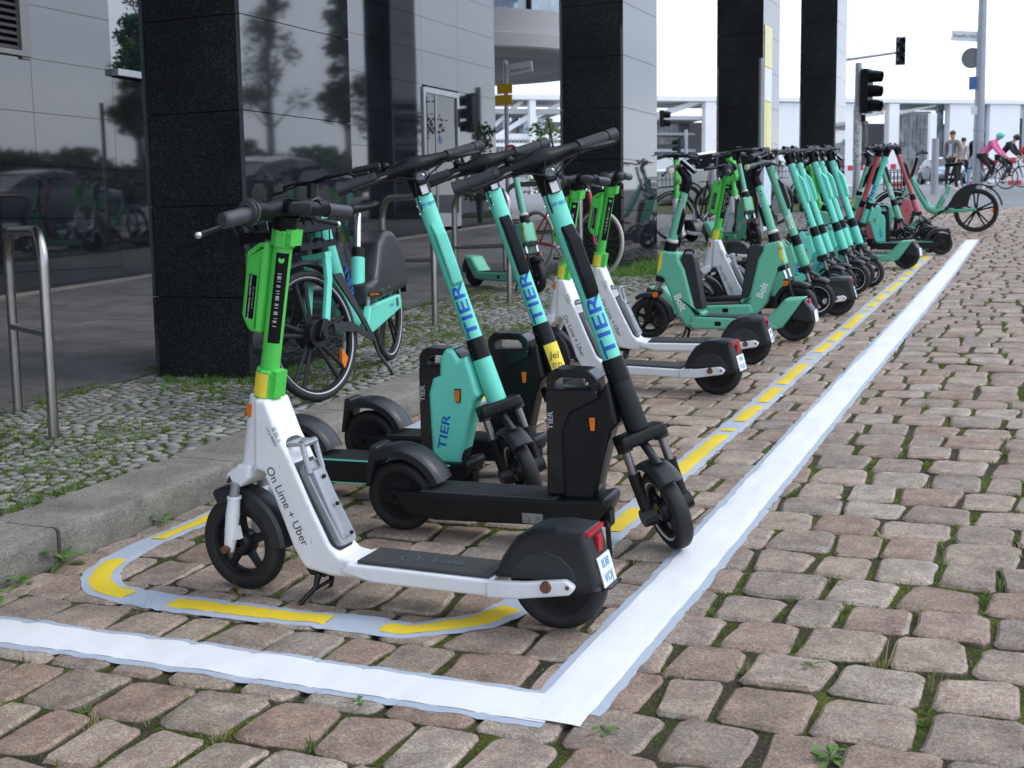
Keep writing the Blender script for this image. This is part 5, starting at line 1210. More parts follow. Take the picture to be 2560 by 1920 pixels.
def small_geo(g, s, att, n=7):
    cx, cy = s['c']; o = len(g.v); z0 = sz(cx, cy)+s['h']
    g.v.append((cx, cy, z0+.001)); att.append(0)
    for r, dz, av in ((.88, 0, .15), (1.0, -.0035, .7), (1.02, -.015, 1.1)):
        for k in range(n):
            u, v = stone_outline(s, 2*PI*(k+.5)/n, r); g.v.append((cx+u, cy+v, z0+dz+u*s['tx']+v*s['ty'])); att.append(av)
    for k in range(n): g.f.append((o, o+1+k, o+1+(k+1) % n))
    for i in range(2):
        for k in range(n):
            a = o+1+i*n+k; b = o+1+i*n+(k+1) % n; g.f.append((a, a+n, b+n, b))
vs_ = [s for s in small if visible(s['c'][0], s['c'][1], sz(*s['c']), .02)]
vs_.sort(key=lambda s: s['c'][0]**2+s['c'][1]**2); nid = {id(s) for s in vs_[:300]}
for s in vs_[:300]:
    g1 = G(); a1 = []; small_geo(g1, s, a1, 8); o = mk('mosaic_stone', g1, MOS, pav, ang=70, fix=False); add_edge(o, a1)
for s in small:
    if id(s) not in nid and (visible(s['c'][0], s['c'][1], sz(*s['c']), .35) or s['c'][1] > 5): small_geo(g, s, att, 7 if s['c'][1] < 12 else 5)
o = stuff(mk('mosaic_stones', g, MOS, pav, ang=70, fix=False)); add_edge(o, att)
# ---- slabs under the arcade
sl = struct(grid('arcade_floor', frange(-9.6, -5.06, .5), frange(-8, 34, 1), lambda x, y: sz(x, y)-.03, JOINT))
xs = [-5.07, -6.12, -7.15, -8.2, -9.22]
for c_ in range(4):
    y = 2.5+[0, .25, .1, .3][c_]; q = random.Random(c_)
    while y < 24:
        d = q.choice([.5, .62, .75]); 
        if y > 12: d = 1.0
        xa, xb = xs[c_+1]+.004, xs[c_]-.004; ya, yb = y+.004, y+d-.004; z = lambda a, b: sz(a, b)+q.uniform(-.0015, .0015); g = G()
        v = [(xa, ya), (xb, ya), (xb, yb), (xa, yb)]; g.v = [(a, b, sz(a, b)-.05) for a, b in v]+[(a, b, sz(a, b)-.003) for a, b in v]+[(a*.99+ (xa+xb)/2*.01, b*.99+(ya+yb)/2*.01, z(a, b)) for a, b in v]
        g.f = [(i, (i+1) % 4, 4+(i+1) % 4, 4+i) for i in range(4)]+[(4+i, 4+(i+1) % 4, 8+(i+1) % 4, 8+i) for i in range(4)]+[(8, 9, 10, 11)]
        mk('slab', g, SLAB, sl, smooth=False, fix=False); y += d
struct(grid('gravel_strip', [-9.5, -9.22], frange(0, 24, .5), lambda x, y: sz(x, y)-.004, stone_mat('light gravel', [(.24, .23, .21), (.30, .29, .27)], grain=60, mott=30, bump=1.0)))
g = G()
q = random.Random(3)
# ================================================================ plants
def leafmat(name, a, b, sc=3):
    def bd(t, bs, N, K):
        geo = N('ShaderNodeNewGeometry'); n = N('ShaderNodeTexNoise'); n.inputs['Scale'].default_value = sc; K(geo.outputs['Position'], n.inputs['Vector'])
        m = N('ShaderNodeMath'); m.operation = 'MULTIPLY_ADD'; K(geo.outputs['Random Per Island'], m.inputs[0]); m.inputs[1].default_value = .5; K(n.outputs['Fac'], m.inputs[2])
        r = N('ShaderNodeValToRGB'); ramp(r, [(.35, a), (.95, b)]); K(m.outputs[0], r.inputs[0]); K(r.outputs[0], bs.inputs['Base Color'])
        tr = N('ShaderNodeBsdfTranslucent'); K(r.outputs[0], tr.inputs['Color']); mxs = N('ShaderNodeMixShader'); mxs.inputs[0].default_value = .25
        K(bs.outputs[0], mxs.inputs[1]); K(tr.outputs[0], mxs.inputs[2]); K(mxs.outputs[0], t.nodes['Material Output'].inputs['Surface'])
    return nmat(name, bd, .6, .3)
GRASS = leafmat('grass blades', (.045, .085, .018), (.17, .24, .055)); DRY = leafmat('dry grass', (.22, .19, .09), (.42, .36, .19)); WEEDM = leafmat('weed leaves', (.05, .13, .025), (.14, .28, .05))
LEAFT = leafmat('tree leaves', (.030, .055, .014), (.08, .13, .03), 1.2); LEAFB = leafmat('young tree leaves', (.08, .16, .03), (.26, .40, .09)); BARK = pm('tree bark', (.10, .085, .07), .9, bump=1, bs=20)
def blade(g, x, y, z, h, dx, dy, w, q):
    a = q.uniform(0, PI); wx, wy = math.cos(a)*w, math.sin(a)*w; o = len(g.v)
    g.v += [(x-wx, y-wy, z), (x+wx, y+wy, z), (x+dx*.45-wx*.8, y+dy*.45-wy*.8, z+h*.7), (x+dx*.45+wx*.8, y+dy*.45+wy*.8, z+h*.7), (x+dx, y+dy, z+h)]
    g.f += [(o, o+1, o+3, o+2), (o+2, o+3, o+4)]
def tuft(g, x, y, z, n, h, spread, q, w=.0016):
    for i in range(n):
        a = q.uniform(0, 2*PI); r_ = q.uniform(0, spread*.5); L_ = h*q.uniform(.45, 1.1); l_ = q.uniform(.15, 1.0)*spread
        blade(g, x+r_*math.cos(a), y+r_*math.sin(a), z, L_*q.uniform(.4, 1), l_*math.cos(a), l_*math.sin(a), w*q.uniform(.7, 1.4), q)
def inpaint(x, y):
    if abs(x+1.05) < .125 and 2.4 < y < 18: return True
    if abs(y-2.6) < .125: return True
    if abs(x+1.43) < .08 and y > 3.2: return True
    if abs(y-2.95) < .08 and -2.9 < x < -1.5: return True
    return abs(x+2.93) < .08 and y > 3.1
gg = G(); gd = G(); q = random.Random(11); mo = G()
for s in STONES:
    x, y = s['c'][0]+s['a']+.015, s['c'][1]+q.choice([-1, 1])*s['b']*q.uniform(.2, 1.1)
    if not visible(x, y, gz(x, y), .03) or y > 24: continue
    dens = noise.noise(Vector((x*1.3+4, y*1.1, 0)))+(.28 if x > -1.0 else -.15)
    if inpaint(x, y): continue
    if dens > .05 and q.random() < .62: tuft(gg, x, y, gz(x, y)-.012, q.randint(12, 34), q.uniform(.015, .045), q.uniform(.02, .05), q)
    if dens > .12 and q.random() < .5:
        for k in range(q.randint(3, 9)):
            px, py = x+q.uniform(-.007, .007), s['c'][1]+s['b']*q.uniform(-1.1, 1.1)
            if not inpaint(px, py): tuft(gg, px, py, gz(px, py)-.010, q.randint(5, 12), q.uniform(.010, .028), q.uniform(.012, .030), q, .0013)
    if dens > .05 and q.random() < .25:
        for k in range(q.randint(3, 8)):
            px, py = s['c'][0]+s['a']*q.uniform(-1, 1), s['c'][1]-s['b']-.006
            if not inpaint(px, py): tuft(gg, px, py, gz(px, py)-.010, q.randint(4, 9), q.uniform(.008, .018), q.uniform(.008, .02), q, .0012)
    if dens > -.1 and q.random() < .20: tuft(gd, x, y, gz(x, y)-.010, q.randint(14, 30), q.uniform(.035, .075), q.uniform(.04, .10), q, .0009)
    if q.random() < .36:
        for k in range(q.randint(2, 6)):
            px, py = x+q.uniform(-.006, .006), y+q.uniform(-.05, .05)
            if inpaint(px, py): continue
            mo.ball((px, py, gz(px, py)-.013), q.uniform(.007, .013), 6, sc=(1, 1.3, .6))
stuff(mk('grass', gg, GRASS, smooth=False, fix=False)); stuff(mk('dry_grass', gd, DRY, smooth=False, fix=False))
def mossb(t, b, N, K):
    geo = N('ShaderNodeNewGeometry'); n = N('ShaderNodeTexNoise'); n.inputs['Scale'].default_value = 90; n.inputs['Detail'].default_value = 6; K(geo.outputs['Position'], n.inputs['Vector'])
    r = N('ShaderNodeValToRGB'); ramp(r, [(.3, (.045, .060, .010)), (.7, (.15, .19, .022))]); K(n.outputs['Fac'], r.inputs[0]); K(r.outputs[0], b.inputs['Base Color'])
    bp = N('ShaderNodeBump'); bp.inputs['Strength'].default_value = 1; bp.inputs['Distance'].default_value = .01; K(n.outputs['Fac'], bp.inputs['Height']); K(bp.outputs[0], b.inputs['Normal'])
MOSS = nmat('moss cushion', mossb, .95, .1)
stuff(mk('moss', mo, MOSS, ang=180, fix=False))
gp = G(); q = random.Random(23)
for i in range(15000):
    x = q.uniform(-5.2, KX-.30); y = 2.4+q.random()**1.4*16
    if not visible(x, y, sz(x, y), .02): continue
    dn = noise.noise(Vector((x*1.6, y*1.1, 9)))+.5*noise.noise(Vector((x*5, y*5, 2)))
    if dn < -.03+(.08 if y < 4 else 0): continue
    tuft(gp, x, y, sz(x, y)-.008, q.randint(8, 30), q.uniform(.010, .040)*(1.5 if dn > .45 else 1), q.uniform(.018, .050), q, .0018)
stuff(mk('pavement_grass', gp, GRASS, smooth=False, fix=False))
gp = G()
for i in range(240):      # thick fringe at the pillar feet
    px = q.choice([(-4.15, 12.3, .35, .5), (-4.45, 5.80, .40, .10), (-3.95, 12.6, .25, .6), (-4.15, 6.3, .08, .5)])
    x, y = px[0]+q.uniform(-1, 1)*px[2], px[1]+q.uniform(-1, 1)*px[3]; tall = .13 if y > 9 else .045
    tuft(gp, x, y, sz(x, y)-.01, 22, tall*q.uniform(.6, 1.2), tall*.8, q, .003 if y > 9 else .002)
stuff(mk('pillar_grass', gp, WEEDM, smooth=False, fix=False))
def weed(x, y, z, r_, n, label, seed=0, tall=.5):
    q = random.Random(seed); t = thing('weed', label, 'weed', (x, y, z)); g = G()
    for i in range(n):
        a = i*2.4+q.uniform(-.3, .3); el = q.uniform(.15, 1.2)*tall; L_ = r_*q.uniform(.6, 1.15); wd = L_*.15; st = [(0, 0), (.25, .5), (.5, 1), (.75, .75), (1, 0)]; o = len(g.v); zb = .15*r_*(i/n)*tall*6
        for u, w in st:
            rr_ = L_*u; zz = zb+L_*(math.sin(el)*u-.35*u*u); ss = wd*w*(1+.35*math.sin(u*19+i))
            cx_, cy_ = rr_*math.cos(a)*math.cos(el), rr_*math.sin(a)*math.cos(el)
            g.v += [(cx_-math.sin(a)*ss, cy_+math.cos(a)*ss, zz+.15*ss), (cx_, cy_, zz-.1*ss), (cx_+math.sin(a)*ss, cy_-math.cos(a)*ss, zz+.15*ss)]
        for k in range(4):
            b_ = o+k*3; g.f += [(b_, b_+1, b_+4, b_+3), (b_+1, b_+2, b_+5, b_+4)]
    mk('leaves', g, WEEDM, t, ang=180, fix=False)
    mk('stem', G().tube([(0, 0, -.01), (0, 0, .10*r_*tall*8)], .0022, 6), WEEDM, t)
    return t
def tree(x, y, h, cr_, label, seed, leaf=LEAFT, n=5200, ls=.16, group=None, trunk_h=.3, blobs=26):
    q = random.Random(seed); z = gz(x, y); t = thing('tree', label, 'tree', (x, y, z), group)
    g = G(); g.tube([(0, 0, -.1), (.05, 0, h*trunk_h), (.1, .05, h*.6), (0, 0, h*.92)], [h*.022, h*.018, h*.010, .02], 10)
    cs = []
    for i in range(blobs):
        a = q.uniform(0, 2*PI); u = q.random(); zz = h*(trunk_h+.05+(.92-trunk_h)*u); rr_ = cr_*math.sqrt(max(.03, 1-(2*u-.8)**2*.75))*q.uniform(.35, 1.0)
        c = Vector((rr_*math.cos(a), rr_*math.sin(a), zz)); cs.append((c, cr_*q.uniform(.22, .42)))
        g.tube([(.05, 0, zz*.72), tuple(c*.6+Vector((0, 0, zz*.3))), tuple(c)], [h*.007, h*.004, .01], 5)
    mk('trunk', g, BARK, t)
    l = G()
    for i in range(n):
        c, r_ = q.choice(cs); d = Vector((q.gauss(0, 1), q.gauss(0, 1), q.gauss(0, .75))).normalized()*r_*q.uniform(.45, 1.12)*(1+.4*noise.noise(c*3+Vector((i, 0, 0))))
        p = c+d; a = Vector((q.gauss(0, 1), q.gauss(0, 1), q.gauss(0, .5))).normalized(); b = a.cross(Vector((q.gauss(0, 1), q.gauss(0, 1), q.gauss(0, 1)))).normalized(); s_ = ls*q.uniform(.6, 1.2)
        o = len(l.v); l.v += [tuple(p-a*s_), tuple(p-b*s_*.5), tuple(p+a*s_), tuple(p+b*s_*.5)]; l.f.append((o, o+1, o+2, o+3))
    mk('crown', l, leaf, t, smooth=False, fix=False); return t
# ================================================================ granite building
def granite(name, base, rough, ior, spec=.5, sp=.02, scale=420, bump=0):
    def bd(t, b, N, K):
        geo = N('ShaderNodeNewGeometry'); v = N('ShaderNodeTexVoronoi'); v.inputs['Scale'].default_value = scale; K(geo.outputs['Position'], v.inputs['Vector']); s_ = N('ShaderNodeSeparateColor'); K(v.outputs['Color'], s_.inputs[0])
        r = N('ShaderNodeValToRGB'); c = Vector(base); ramp(r, [(0, tuple(c*.4)), (.7, tuple(c)), (.9, tuple(c+Vector((sp, sp, sp)))), (.98, tuple(c+Vector((sp, sp*1.1, sp*1.2))*3))]); K(s_.outputs[0], r.inputs[0])
        d = N('ShaderNodeTexNoise'); d.inputs['Scale'].default_value = 1.3; d.inputs['Detail'].default_value = 6; K(geo.outputs['Position'], d.inputs['Vector'])
        r2 = N('ShaderNodeValToRGB'); ramp(r2, [(.35, (.7, .7, .7)), (.7, (1.5, 1.5, 1.5))]); K(d.outputs['Fac'], r2.inputs[0])
        x = N('ShaderNodeMix'); x.data_type = 'RGBA'; x.blend_type = 'MULTIPLY'; x.inputs[0].default_value = 1; K(r.outputs[0], x.inputs[6]); K(r2.outputs[0], x.inputs[7]); K(x.outputs[2], b.inputs['Base Color'])
        b.inputs['IOR'].default_value = ior; b.inputs['Roughness'].default_value = rough
        oi = N('ShaderNodeObjectInfo'); w = N('ShaderNodeTexNoise'); w.inputs['Scale'].default_value = .9; w.inputs['Detail'].default_value = 1; K(geo.outputs['Position'], w.inputs['Vector'])
        bp = N('ShaderNodeBump'); bp.inputs['Strength'].default_value = .06 if not bump else bump; bp.inputs['Distance'].default_value = .01
        if bump: K(s_.outputs[1], bp.inputs['Height'])
        else: K(w.outputs['Fac'], bp.inputs['Height'])
        K(bp.outputs[0], b.inputs['Normal'])
    return nmat(name, bd, rough, spec)
POL = granite('polished black granite', (.012, .014, .019), .032, 2.05, .5, .008)
FLM = granite('flamed black granite', (.012, .013, .0135), .5, 1.33, .32, .014, 210, .45)
CORE = pm('shadow joint', (.006, .006, .006), .9, spec=.1)
LV = [.345+.525*i for i in range(17)]
def pillar(y0, label, detail=True):
    t = thing('granite_pillar', label, 'pillar', (-4.25, y0, 0), 'granite pillars along the kerb'); W_, D_, H_ = .70, 1.15, 8.2; zb = sz(-4.6, y0)-.1
    mk('core', G().box((-W_/2, D_/2, (H_+zb)/2), (W_-.05, D_-.05, H_-zb)), CORE, t, smooth=False)
    if not detail:
        mk('cladding', G().box((-W_/2, D_/2, (H_+zb)/2), (W_, D_, H_-zb)), POL, t, smooth=False); return t
    fm = bpy.data.meshes.get('pf'); zs = [z for z in LV if z > zb+.15]; zs = [zb]+zs
    cache = {}
    for i in range(len(zs)):
        z0 = zs[i]+.0025; z1 = (zs[i+1] if i+1 < len(zs) else H_)-.0025; hh = round(z1-z0, 4)
        # front and back faces are flamed between two narrow polished edge strips; the long faces are polished
        for nm, c, d, mt in (('panel', (-W_/2, .0145, 0), (W_-.066, .029, 0), FLM), ('panel', (-W_/2, D_-.0145, 0), (W_-.066, .029, 0), FLM), ('panel', (-.0145, D_/2, 0), (.029, D_+.004, 0), POL), ('panel', (-W_+.0145, D_/2, 0), (.029, D_+.004, 0), POL)):
            k = (round(c[0], 3), round(c[1], 3), hh)
            if k in cache: o = bpy.data.objects.new(nm, cache[k]); C.objects.link(o); o.parent = t
            else:
                o = mk(nm, G().box((c[0], c[1], 0), (d[0], d[1], hh)), mt, t, smooth=False); cache[k] = o.data
            o.location = (0, 0, (z0+z1)/2)
    return t
pillar(5.92, 'nearest black granite pillar, standing left behind the white and green scooter')
pillar(12.48, 'second black granite pillar, with bright green weeds at its foot')
p3_ = pillar(18.88, 'third black granite pillar with a torn yellow poster taped to its street side')
pillar(25.23, 'farthest black granite pillar, beside the traffic light')
pillar(-.55, 'black granite pillar just behind the camera', False)
pillar(-7.0, 'black granite pillar further down the street behind the camera', False)
bld = thing('granite_building', 'office building clad in mirror-polished dark granite with a glazed door and louvred vent', 'building', (-9.5, 10, 0)); bx = -9.5
def bp_(name, ya, yb, za, zb_, mat=POL, dx=.03, x0=0): return mk(name, G().box((x0-dx/2, (ya+yb)/2-10, (za+zb_)/2), (dx, yb-ya-.005, zb_-za-.005)), mat, bld, smooth=False)
mk('wall', G().box((-3.04, -1, 4), (6.0, 43.4, 9.2)).box((-3.04, 0, 4), (6.0, 21.5, 9.2)), CORE, bld, smooth=False) if False else mk('wall', G().box((-3.04, -9.61-1, 4), (6.0, 41.98, 9.4)), CORE, bld, smooth=False)
yj = [6.8, 8.2, 9.72, 10.88, 11.9, 13.0, 14.3, 15.6, 16.8, 18.02, 19.31, 20.775]
for i in range(len(yj)-1):
    ya, yb = yj[i], yj[i+1]; base = sz(-9.5, ya)-.1; prev = base
    if (ya, yb) == (10.88, 11.9): bp_('panel', ya, yb, base, 1.92); bp_('panel', ya, yb, 1.92, 2.90); continue
    lv = [z for z in LV if z > base+.2 and z < 6.2]
    for z in lv+[6.2]:
        if ya == 18.02 and z < 3.6: prev = z; continue
        if ya < 9.7 and ya > 8 and z > 3.0 and z < 6: prev = z; continue
        if not (ya < 9.7 and ya > 8 and z >= 6): bp_('panel', ya, yb, prev, z)
        prev = z
bp_('upper_cladding', 6.8, 20.775, 6.2, 8.6); bp_('side_cladding', -30, 6.8, -1, 8.6)
# end wall return, louvre, window, door
mk('panel', G().box((-3.0, 10.79, 4.2), (6.0, .03, 8.8)), POL, bld, smooth=False)
lm_ = pm('aluminium louvre', (.34, .33, .31), .45, .6); am = pm('anodised aluminium', (.50, .51, .52), .35, .7)
g = G().box((-.06, 8.9-10, 4.6), (.02, 1.6, 3.3)); mk('vent_recess', g, CORE, bld, smooth=False)
for k in range(46):
    o = mk('louvre', G().box((-.02, -1.08, 3.06+k*.068), (.05, 1.40, .012), Matrix.Rotation(.6, 3, 'Y')), lm_, bld, smooth=False)
mk('louvre_frame', G().box((.0, 9.65-10, 4.6), (.06, .12, 3.3)).box((.01, 8.9-10, 3.0), (.09, 1.6, .05)), lm_, bld, smooth=False)
GL = granite('tinted mirror glass', (.02, .03, .035), .01, 2.9, .5, 0, 3)
mk('window', G().box((-.02, 1.39, 5.5), (.02, 1.0, 5.1)), GL, bld, smooth=False); mk('window_sill', G().box((.03, 1.39, 2.955), (.12, 1.02, .07)), am, bld, smooth=False)
dr = mk('door', G().box((.0, 8.05, 2.36), (.06, .08, 2.20)).box((.0, 9.25, 2.36), (.06, .08, 2.20)).box((.0, 8.65, 3.42), (.06, 1.12, .09)).box((.0, 8.65, 1.36), (.06, 1.12, .22)), am, bld, smooth=False)
DG = granite('door glass', (.010, .014, .014), .01, 1.7, .5, 0, 3)
mk('door_glass', G().box((-.005, 8.65, 2.42), (.012, 1.12, 1.90)), DG, dr, smooth=False)
mk('door_handle', G().tube([(.09, 8.30, 1.35), (.09, 8.30, 3.35)], .022, 10).tube([(.02, 8.30, 3.25), (.09, 8.30, 3.25)], .01, 8).tube([(.02, 8.30, 1.5), (.09, 8.30, 1.5)], .01, 8), STEEL, dr)
mk('hinge', G().tube([(.04, 9.25, 2.9), (.04, 9.25, 3.2)], .014, 8), BLACK, dr)
text('sticker', 'b\n,', .22, (.006, 8.62, 2.55), (0, 1, 0), (0, 0, 1), pm('blue sticker', (.05, .16, .5), .4), bld)
mk('upper_storeys', G().box((2.37, -1, 12.4), (4.80+6, 60, 8.4)), pm('dark facade', (.03, .032, .036), .3), bld, smooth=False) if False else mk('upper_storeys', G().box((-.3, -9.5, 12.0), (11.2, 53, 7.6)), pm('dark facade', (.035, .037, .04), .35), bld, smooth=False)
mk('poster', G().box((4.25+1.005+.0+.0, 8.88+.30, 3.0), (.004, .46, .8)).box((5.255, 9.18, 3.95), (.004, .42, .5)), YEL, bld) if False else None
# poster on the third pillar
pp = thing('poster', 'torn pale yellow and blue poster strip taped to the third granite pillar', 'poster', (-4.247, 18.95, 0))
PYL = pm('faded yellow paper', (.75, .70, .38), .6, var=.1); PBL = pm('pale blue paper', (.55, .66, .75), .6, var=.15); PTP = pm('yellow tape', (.65, .58, .12), .5)
for z0, z1, w, mt, nm in ((3.55, 4.15, .50, PYL, 'sheet'), (3.05, 3.54, .50, STICK, 'sheet'), (2.25, 3.04, .50, PYL, 'sheet'), (1.45, 2.24, .52, PBL, 'sheet'), (1.36, 1.50, .52, PTP, 'tape'), (1.05, 1.35, .50, PBL, 'sheet')):
    mk(nm, G().prism([(z0, 0), (z1, 0)], 0, 0) if False else G().box((.004, w/2, (z0+z1)/2), (.004, w, z1-z0)), mt, pp, smooth=False)
mk('tape', G().box((.008, .14, 2.6), (.003, .03, .9)), PTP, pp, smooth=False)
# ---- round glazed corner of the building over the pavement
dm = thing('round_glazed_wing', 'rounded overhanging wing with pale metal fascia and light blue glazing beyond the granite wall', 'building', (-15.6, 31.7, 0)); FA = pm('pale grey metal panel', (.42, .42, .43), .45, var=.05); SO = pm('grey soffit', (.24, .235, .23), .7, var=.04)
mk('soffit', G().lathe([(0, 5.50), (2.9, 5.50), (2.93, 5.515), (2.96, 5.50), (4.15, 5.50), (4.2, 5.56)], (0, 0, 0), 64, axis='z'), SO, dm)
mk('fascia', G().lathe([(4.20, 5.56), (4.24, 5.60), (4.24, 5.92), (4.2, 5.94), (4.2, 5.97), (4.06, 5.97), (4.06, 6.52), (3.9, 6.55)], (0, 0, 0), 64, axis='z'), FA, dm)
BG_ = granite('sky blue glass', (.30, .42, .56), .02, 2.2, .5, 0, 3)
for k in range(20):
    a0, a1 = 2*PI*k/20+.012, 2*PI*(k+1)/20-.012; g = G(); m = 4
    for i in range(m+1):
        a = a0+(a1-a0)*i/m; g.v += [(3.85*math.cos(a), 3.85*math.sin(a), 6.5), (3.85*math.cos(a), 3.85*math.sin(a), 13)]
    g.f = [(2*i, 2*i+2, 2*i+3, 2*i+1) for i in range(m)]; mk('pane', g, BG_ if k % 5 else GLASSD, dm, fix=False)
    mk('mullion', G().tube([(3.88*math.cos(a0-.012), 3.88*math.sin(a0-.012), 6.5), (3.88*math.cos(a0-.012), 3.88*math.sin(a0-.012), 13)], .06, 6), FA if k % 3 else BLACK, dm)
# ================================================================ white government building across the crossing
fb = thing('white_building', 'long low white concrete building with portal frames, ramps and glass halls in the far background', 'building', Matrix.Translation((-52.66, 114.6, 0)) @ Matrix.Rotation(R(38.3436), 4, 'Z'))
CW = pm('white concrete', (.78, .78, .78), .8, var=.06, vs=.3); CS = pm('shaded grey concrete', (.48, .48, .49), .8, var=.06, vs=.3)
GG = granite('grey hall glass', (.16, .175, .19), .12, 1.6, .5, 0, 1); GB = granite('blue glass', (.16, .30, .42), .06, 1.6, .5, 0, 1)
def fbx(nm, u0, u1, z0, z1, d0, d1, mt): return mk(nm, G().box(((u0+u1)/2, (d0+d1)/2, (z0+z1)/2), (u1-u0, d1-d0, z1-z0)), mt, fb, smooth=False)
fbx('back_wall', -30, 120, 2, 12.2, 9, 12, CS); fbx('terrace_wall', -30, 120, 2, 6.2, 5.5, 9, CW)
fbx('roof_beam', -30, 24, 13.62, 14.1, 0, 1.2, CW); fbx('roof_beam', 24, 100, 13.66, 14.1, 0, 1.6, CW); fbx('attic', 24, 100, 14.1, 14.7, 6, 8, CW); fbx('roof_slab', -30, 100, 13.7, 14.05, 1.7, 9, CW)
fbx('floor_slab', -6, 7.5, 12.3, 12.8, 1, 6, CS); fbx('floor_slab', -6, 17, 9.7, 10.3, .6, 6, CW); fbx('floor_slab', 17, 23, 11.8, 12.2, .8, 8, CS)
for u in (4.2, 22.9+.4, 44.55, 9.8, 15.3): fbx('column', u-.6 if u > 20 else u-.3, u+.6 if u > 20 else u+.3, 2.5, 13.6, .1, 1.1, CW)
fbx('wall_panel', 24.0, 40.0, 2.5, 13.6, .3, 1.2, CW); fbx('wall_panel', 51.4, 55.5, 2.5, 13.65, .2, 1.2, CW); fbx('wall_panel', 56.4, 60.2, 2.5, 13.65, .2, 1.2, CW); fbx('wall_panel', 61, 80, 2.5, 13.65, .2, 1.2, CW)
fbx('window', 55.5, 56.4, 2.5, 13.6, .9, 1.1, GB); fbx('window', 60.2, 61, 7, 12.2, .9, 1.1, GLASSD); fbx('window', 60.2, 61, 12.2, 13.6, .9, 1.1, CW)
fbx('glass_wall', 50.5, 51.4, 2.5, 13.6, 1.4, 1.6, GG)
def ramp_(pts, d0, d1, mt, nm='ramp'): 
    g = G(); g.prism(pts, d0, d1); return mk(nm, g, mt, fb, smooth=False)
ramp_([(18.0, 11.9), (18.0, 12.6), (21.4, 13.6), (23, 13.6)], 1.4, 3, CW); ramp_([(39.9, 12.1), (39.9, 12.8), (44, 13.66), (44, 12.5)], 1.3, 3, CW); ramp_([(45.2, 12.4), (45.2, 12.8), (50.4, 13.65), (50.4, 13.45)], 1.3, 3, CW)
ramp_([(.2, 10.0), (.9, 10.0), (4.6, 12.0), (4.0, 12.3)], 1.1, 1.5, CW); ramp_([(3.9, 13.6), (3.2, 13.6), (-1, 10.0), (-.4, 10.0)], 2.1, 2.5, CW); ramp_([(4.4, 11.6), (4.4, 12.1), (8.5, 14), (9.5, 14)], 1.2, 1.8, CW); ramp_([(4.4, 8.2), (4.6, 8.2), (9.4, 12.9), (9.2, 12.9)], 1.1, 1.6, CW)
for i in range(11):
    for j in range(4): 
        z0 = 6.2+j*1.62; u0 = 45.25+i*.48; zt = min(z0+1.56, 12.3+(u0-45.2)*.2)
        if zt > z0+.2: mk('pane', G().box((u0+.225, 2.2+.05*((i*3+j) % 2), (z0+zt)/2), (.44, .05, zt-z0)), GG, fb, smooth=False)
mk('glazing_frame', G().box((47.8, 2.4, 9.3), (5.4, .1, 7.4)), FA, fb, smooth=False)
for i in range(8): mk('pane', G().box((40.3+i*.47, 4.2, 9.2), (.42, .06, 5.8)), GG, fb, smooth=False)
for i in range(9): mk('pane', G().box((17.6+i*.58, 4.0, 10.6), (.52, .06, 2.2)), GG, fb, smooth=False); mk('pane', G().box((17.6+i*.58, 3.6, 7.8), (.52, .06, 1.9)), GB if i % 2 else GG, fb, smooth=False)
fbx('shelf', 17.2, 22.6, 10.35, 10.6, 2.6, 4.4, FA); fbx('shelf', 17.2, 22.6, 8.6, 8.9, 2.4, 4.4, FA); fbx('parapet', 17.2, 22.6, 6.0, 8.2, 2.6, 2.9, CW)
for i in range(28): mk('railing_bar', G().box((-4+i*.40, .4, 8.9), (.07, .05, 1.9)), FA, fb, smooth=False)
fbx('railing', -6, 7.5, 9.0, 9.35, .3, .5, CW)
for i in range(14): mk('pane', G().box((-5+i*.9, 3, 11.3), (.82, .06, 1.5)), GG if i % 2 else BG_, fb, smooth=False)
for i in range(12): mk('roof_post', G().box((4.9+i*.5 if i < 4 else -8+i, .6, 14.35), (.08, .08, .5)), CS, fb, smooth=False)
mk('pylon', G().box((47.2, -3, 7.5), (.8, .4, 9.6)), CW, fb, smooth=False)
# ================================================================ street furniture
def rack(a, b, label, h=.95, bar=.48, seed=0):
    za, zb2 = sz(*a), sz(*b); o = Vector((a[0], a[1], za)); t = thing('bike_rack', label, 'bike rack', tuple(o), 'stainless steel bike racks on the pavement')
    A = Vector((0, 0, -.05)); B = Vector((b[0]-a[0], b[1]-a[1], zb2-za-.05)); U = Vector((0, 0, 1)); r_ = .16; d = (B-A); d.z = 0; d.normalize(); tz = h; P = [A]
    for k in range(9):
        an = PI/2*k/8; P.append(Vector((0, 0, tz-r_))+d*(r_-r_*math.cos(an))+U*(r_*math.sin(an)))
    for k in range(9):
        an = PI/2*k/8; c = Vector((B.x, B.y, tz-r_)); P.append(c-d*(r_-r_*math.sin(an))+U*(r_*math.cos(an)))
    P.append(B)
    mk('hoop', G().tube(P, .0245, 18), STEEL, t)
    mk('crossbar', G().tube([Vector((0, 0, bar)), Vector((B.x, B.y, bar+B.z*.5))], .0185, 14), STEEL, t); return t
rack((-4.25, 4.35), (-4.95, 4.83), 'stainless bike rack standing alone at the far left on the mossy mosaic pavement')
rack((-4.29, 8.26), (-4.99, 8.74), 'stainless bike rack just behind the turquoise bicycle')
rack((-4.29, 9.63), (-4.99, 10.02), 'stainless bike rack in front of the mint scooter parked on the pavement')
rack((-4.38, 11.55), (-5.28, 11.75), 'stainless bike rack the red bicycle leans on')
rack((-4.4, 13.9), (-4.95, 14.2), 'stainless bike rack beyond the second granite pillar, black bicycle beside it')
GP = pm('galvanised grey pole', (.33, .34, .36), .5, .4, var=.12, vs=3)
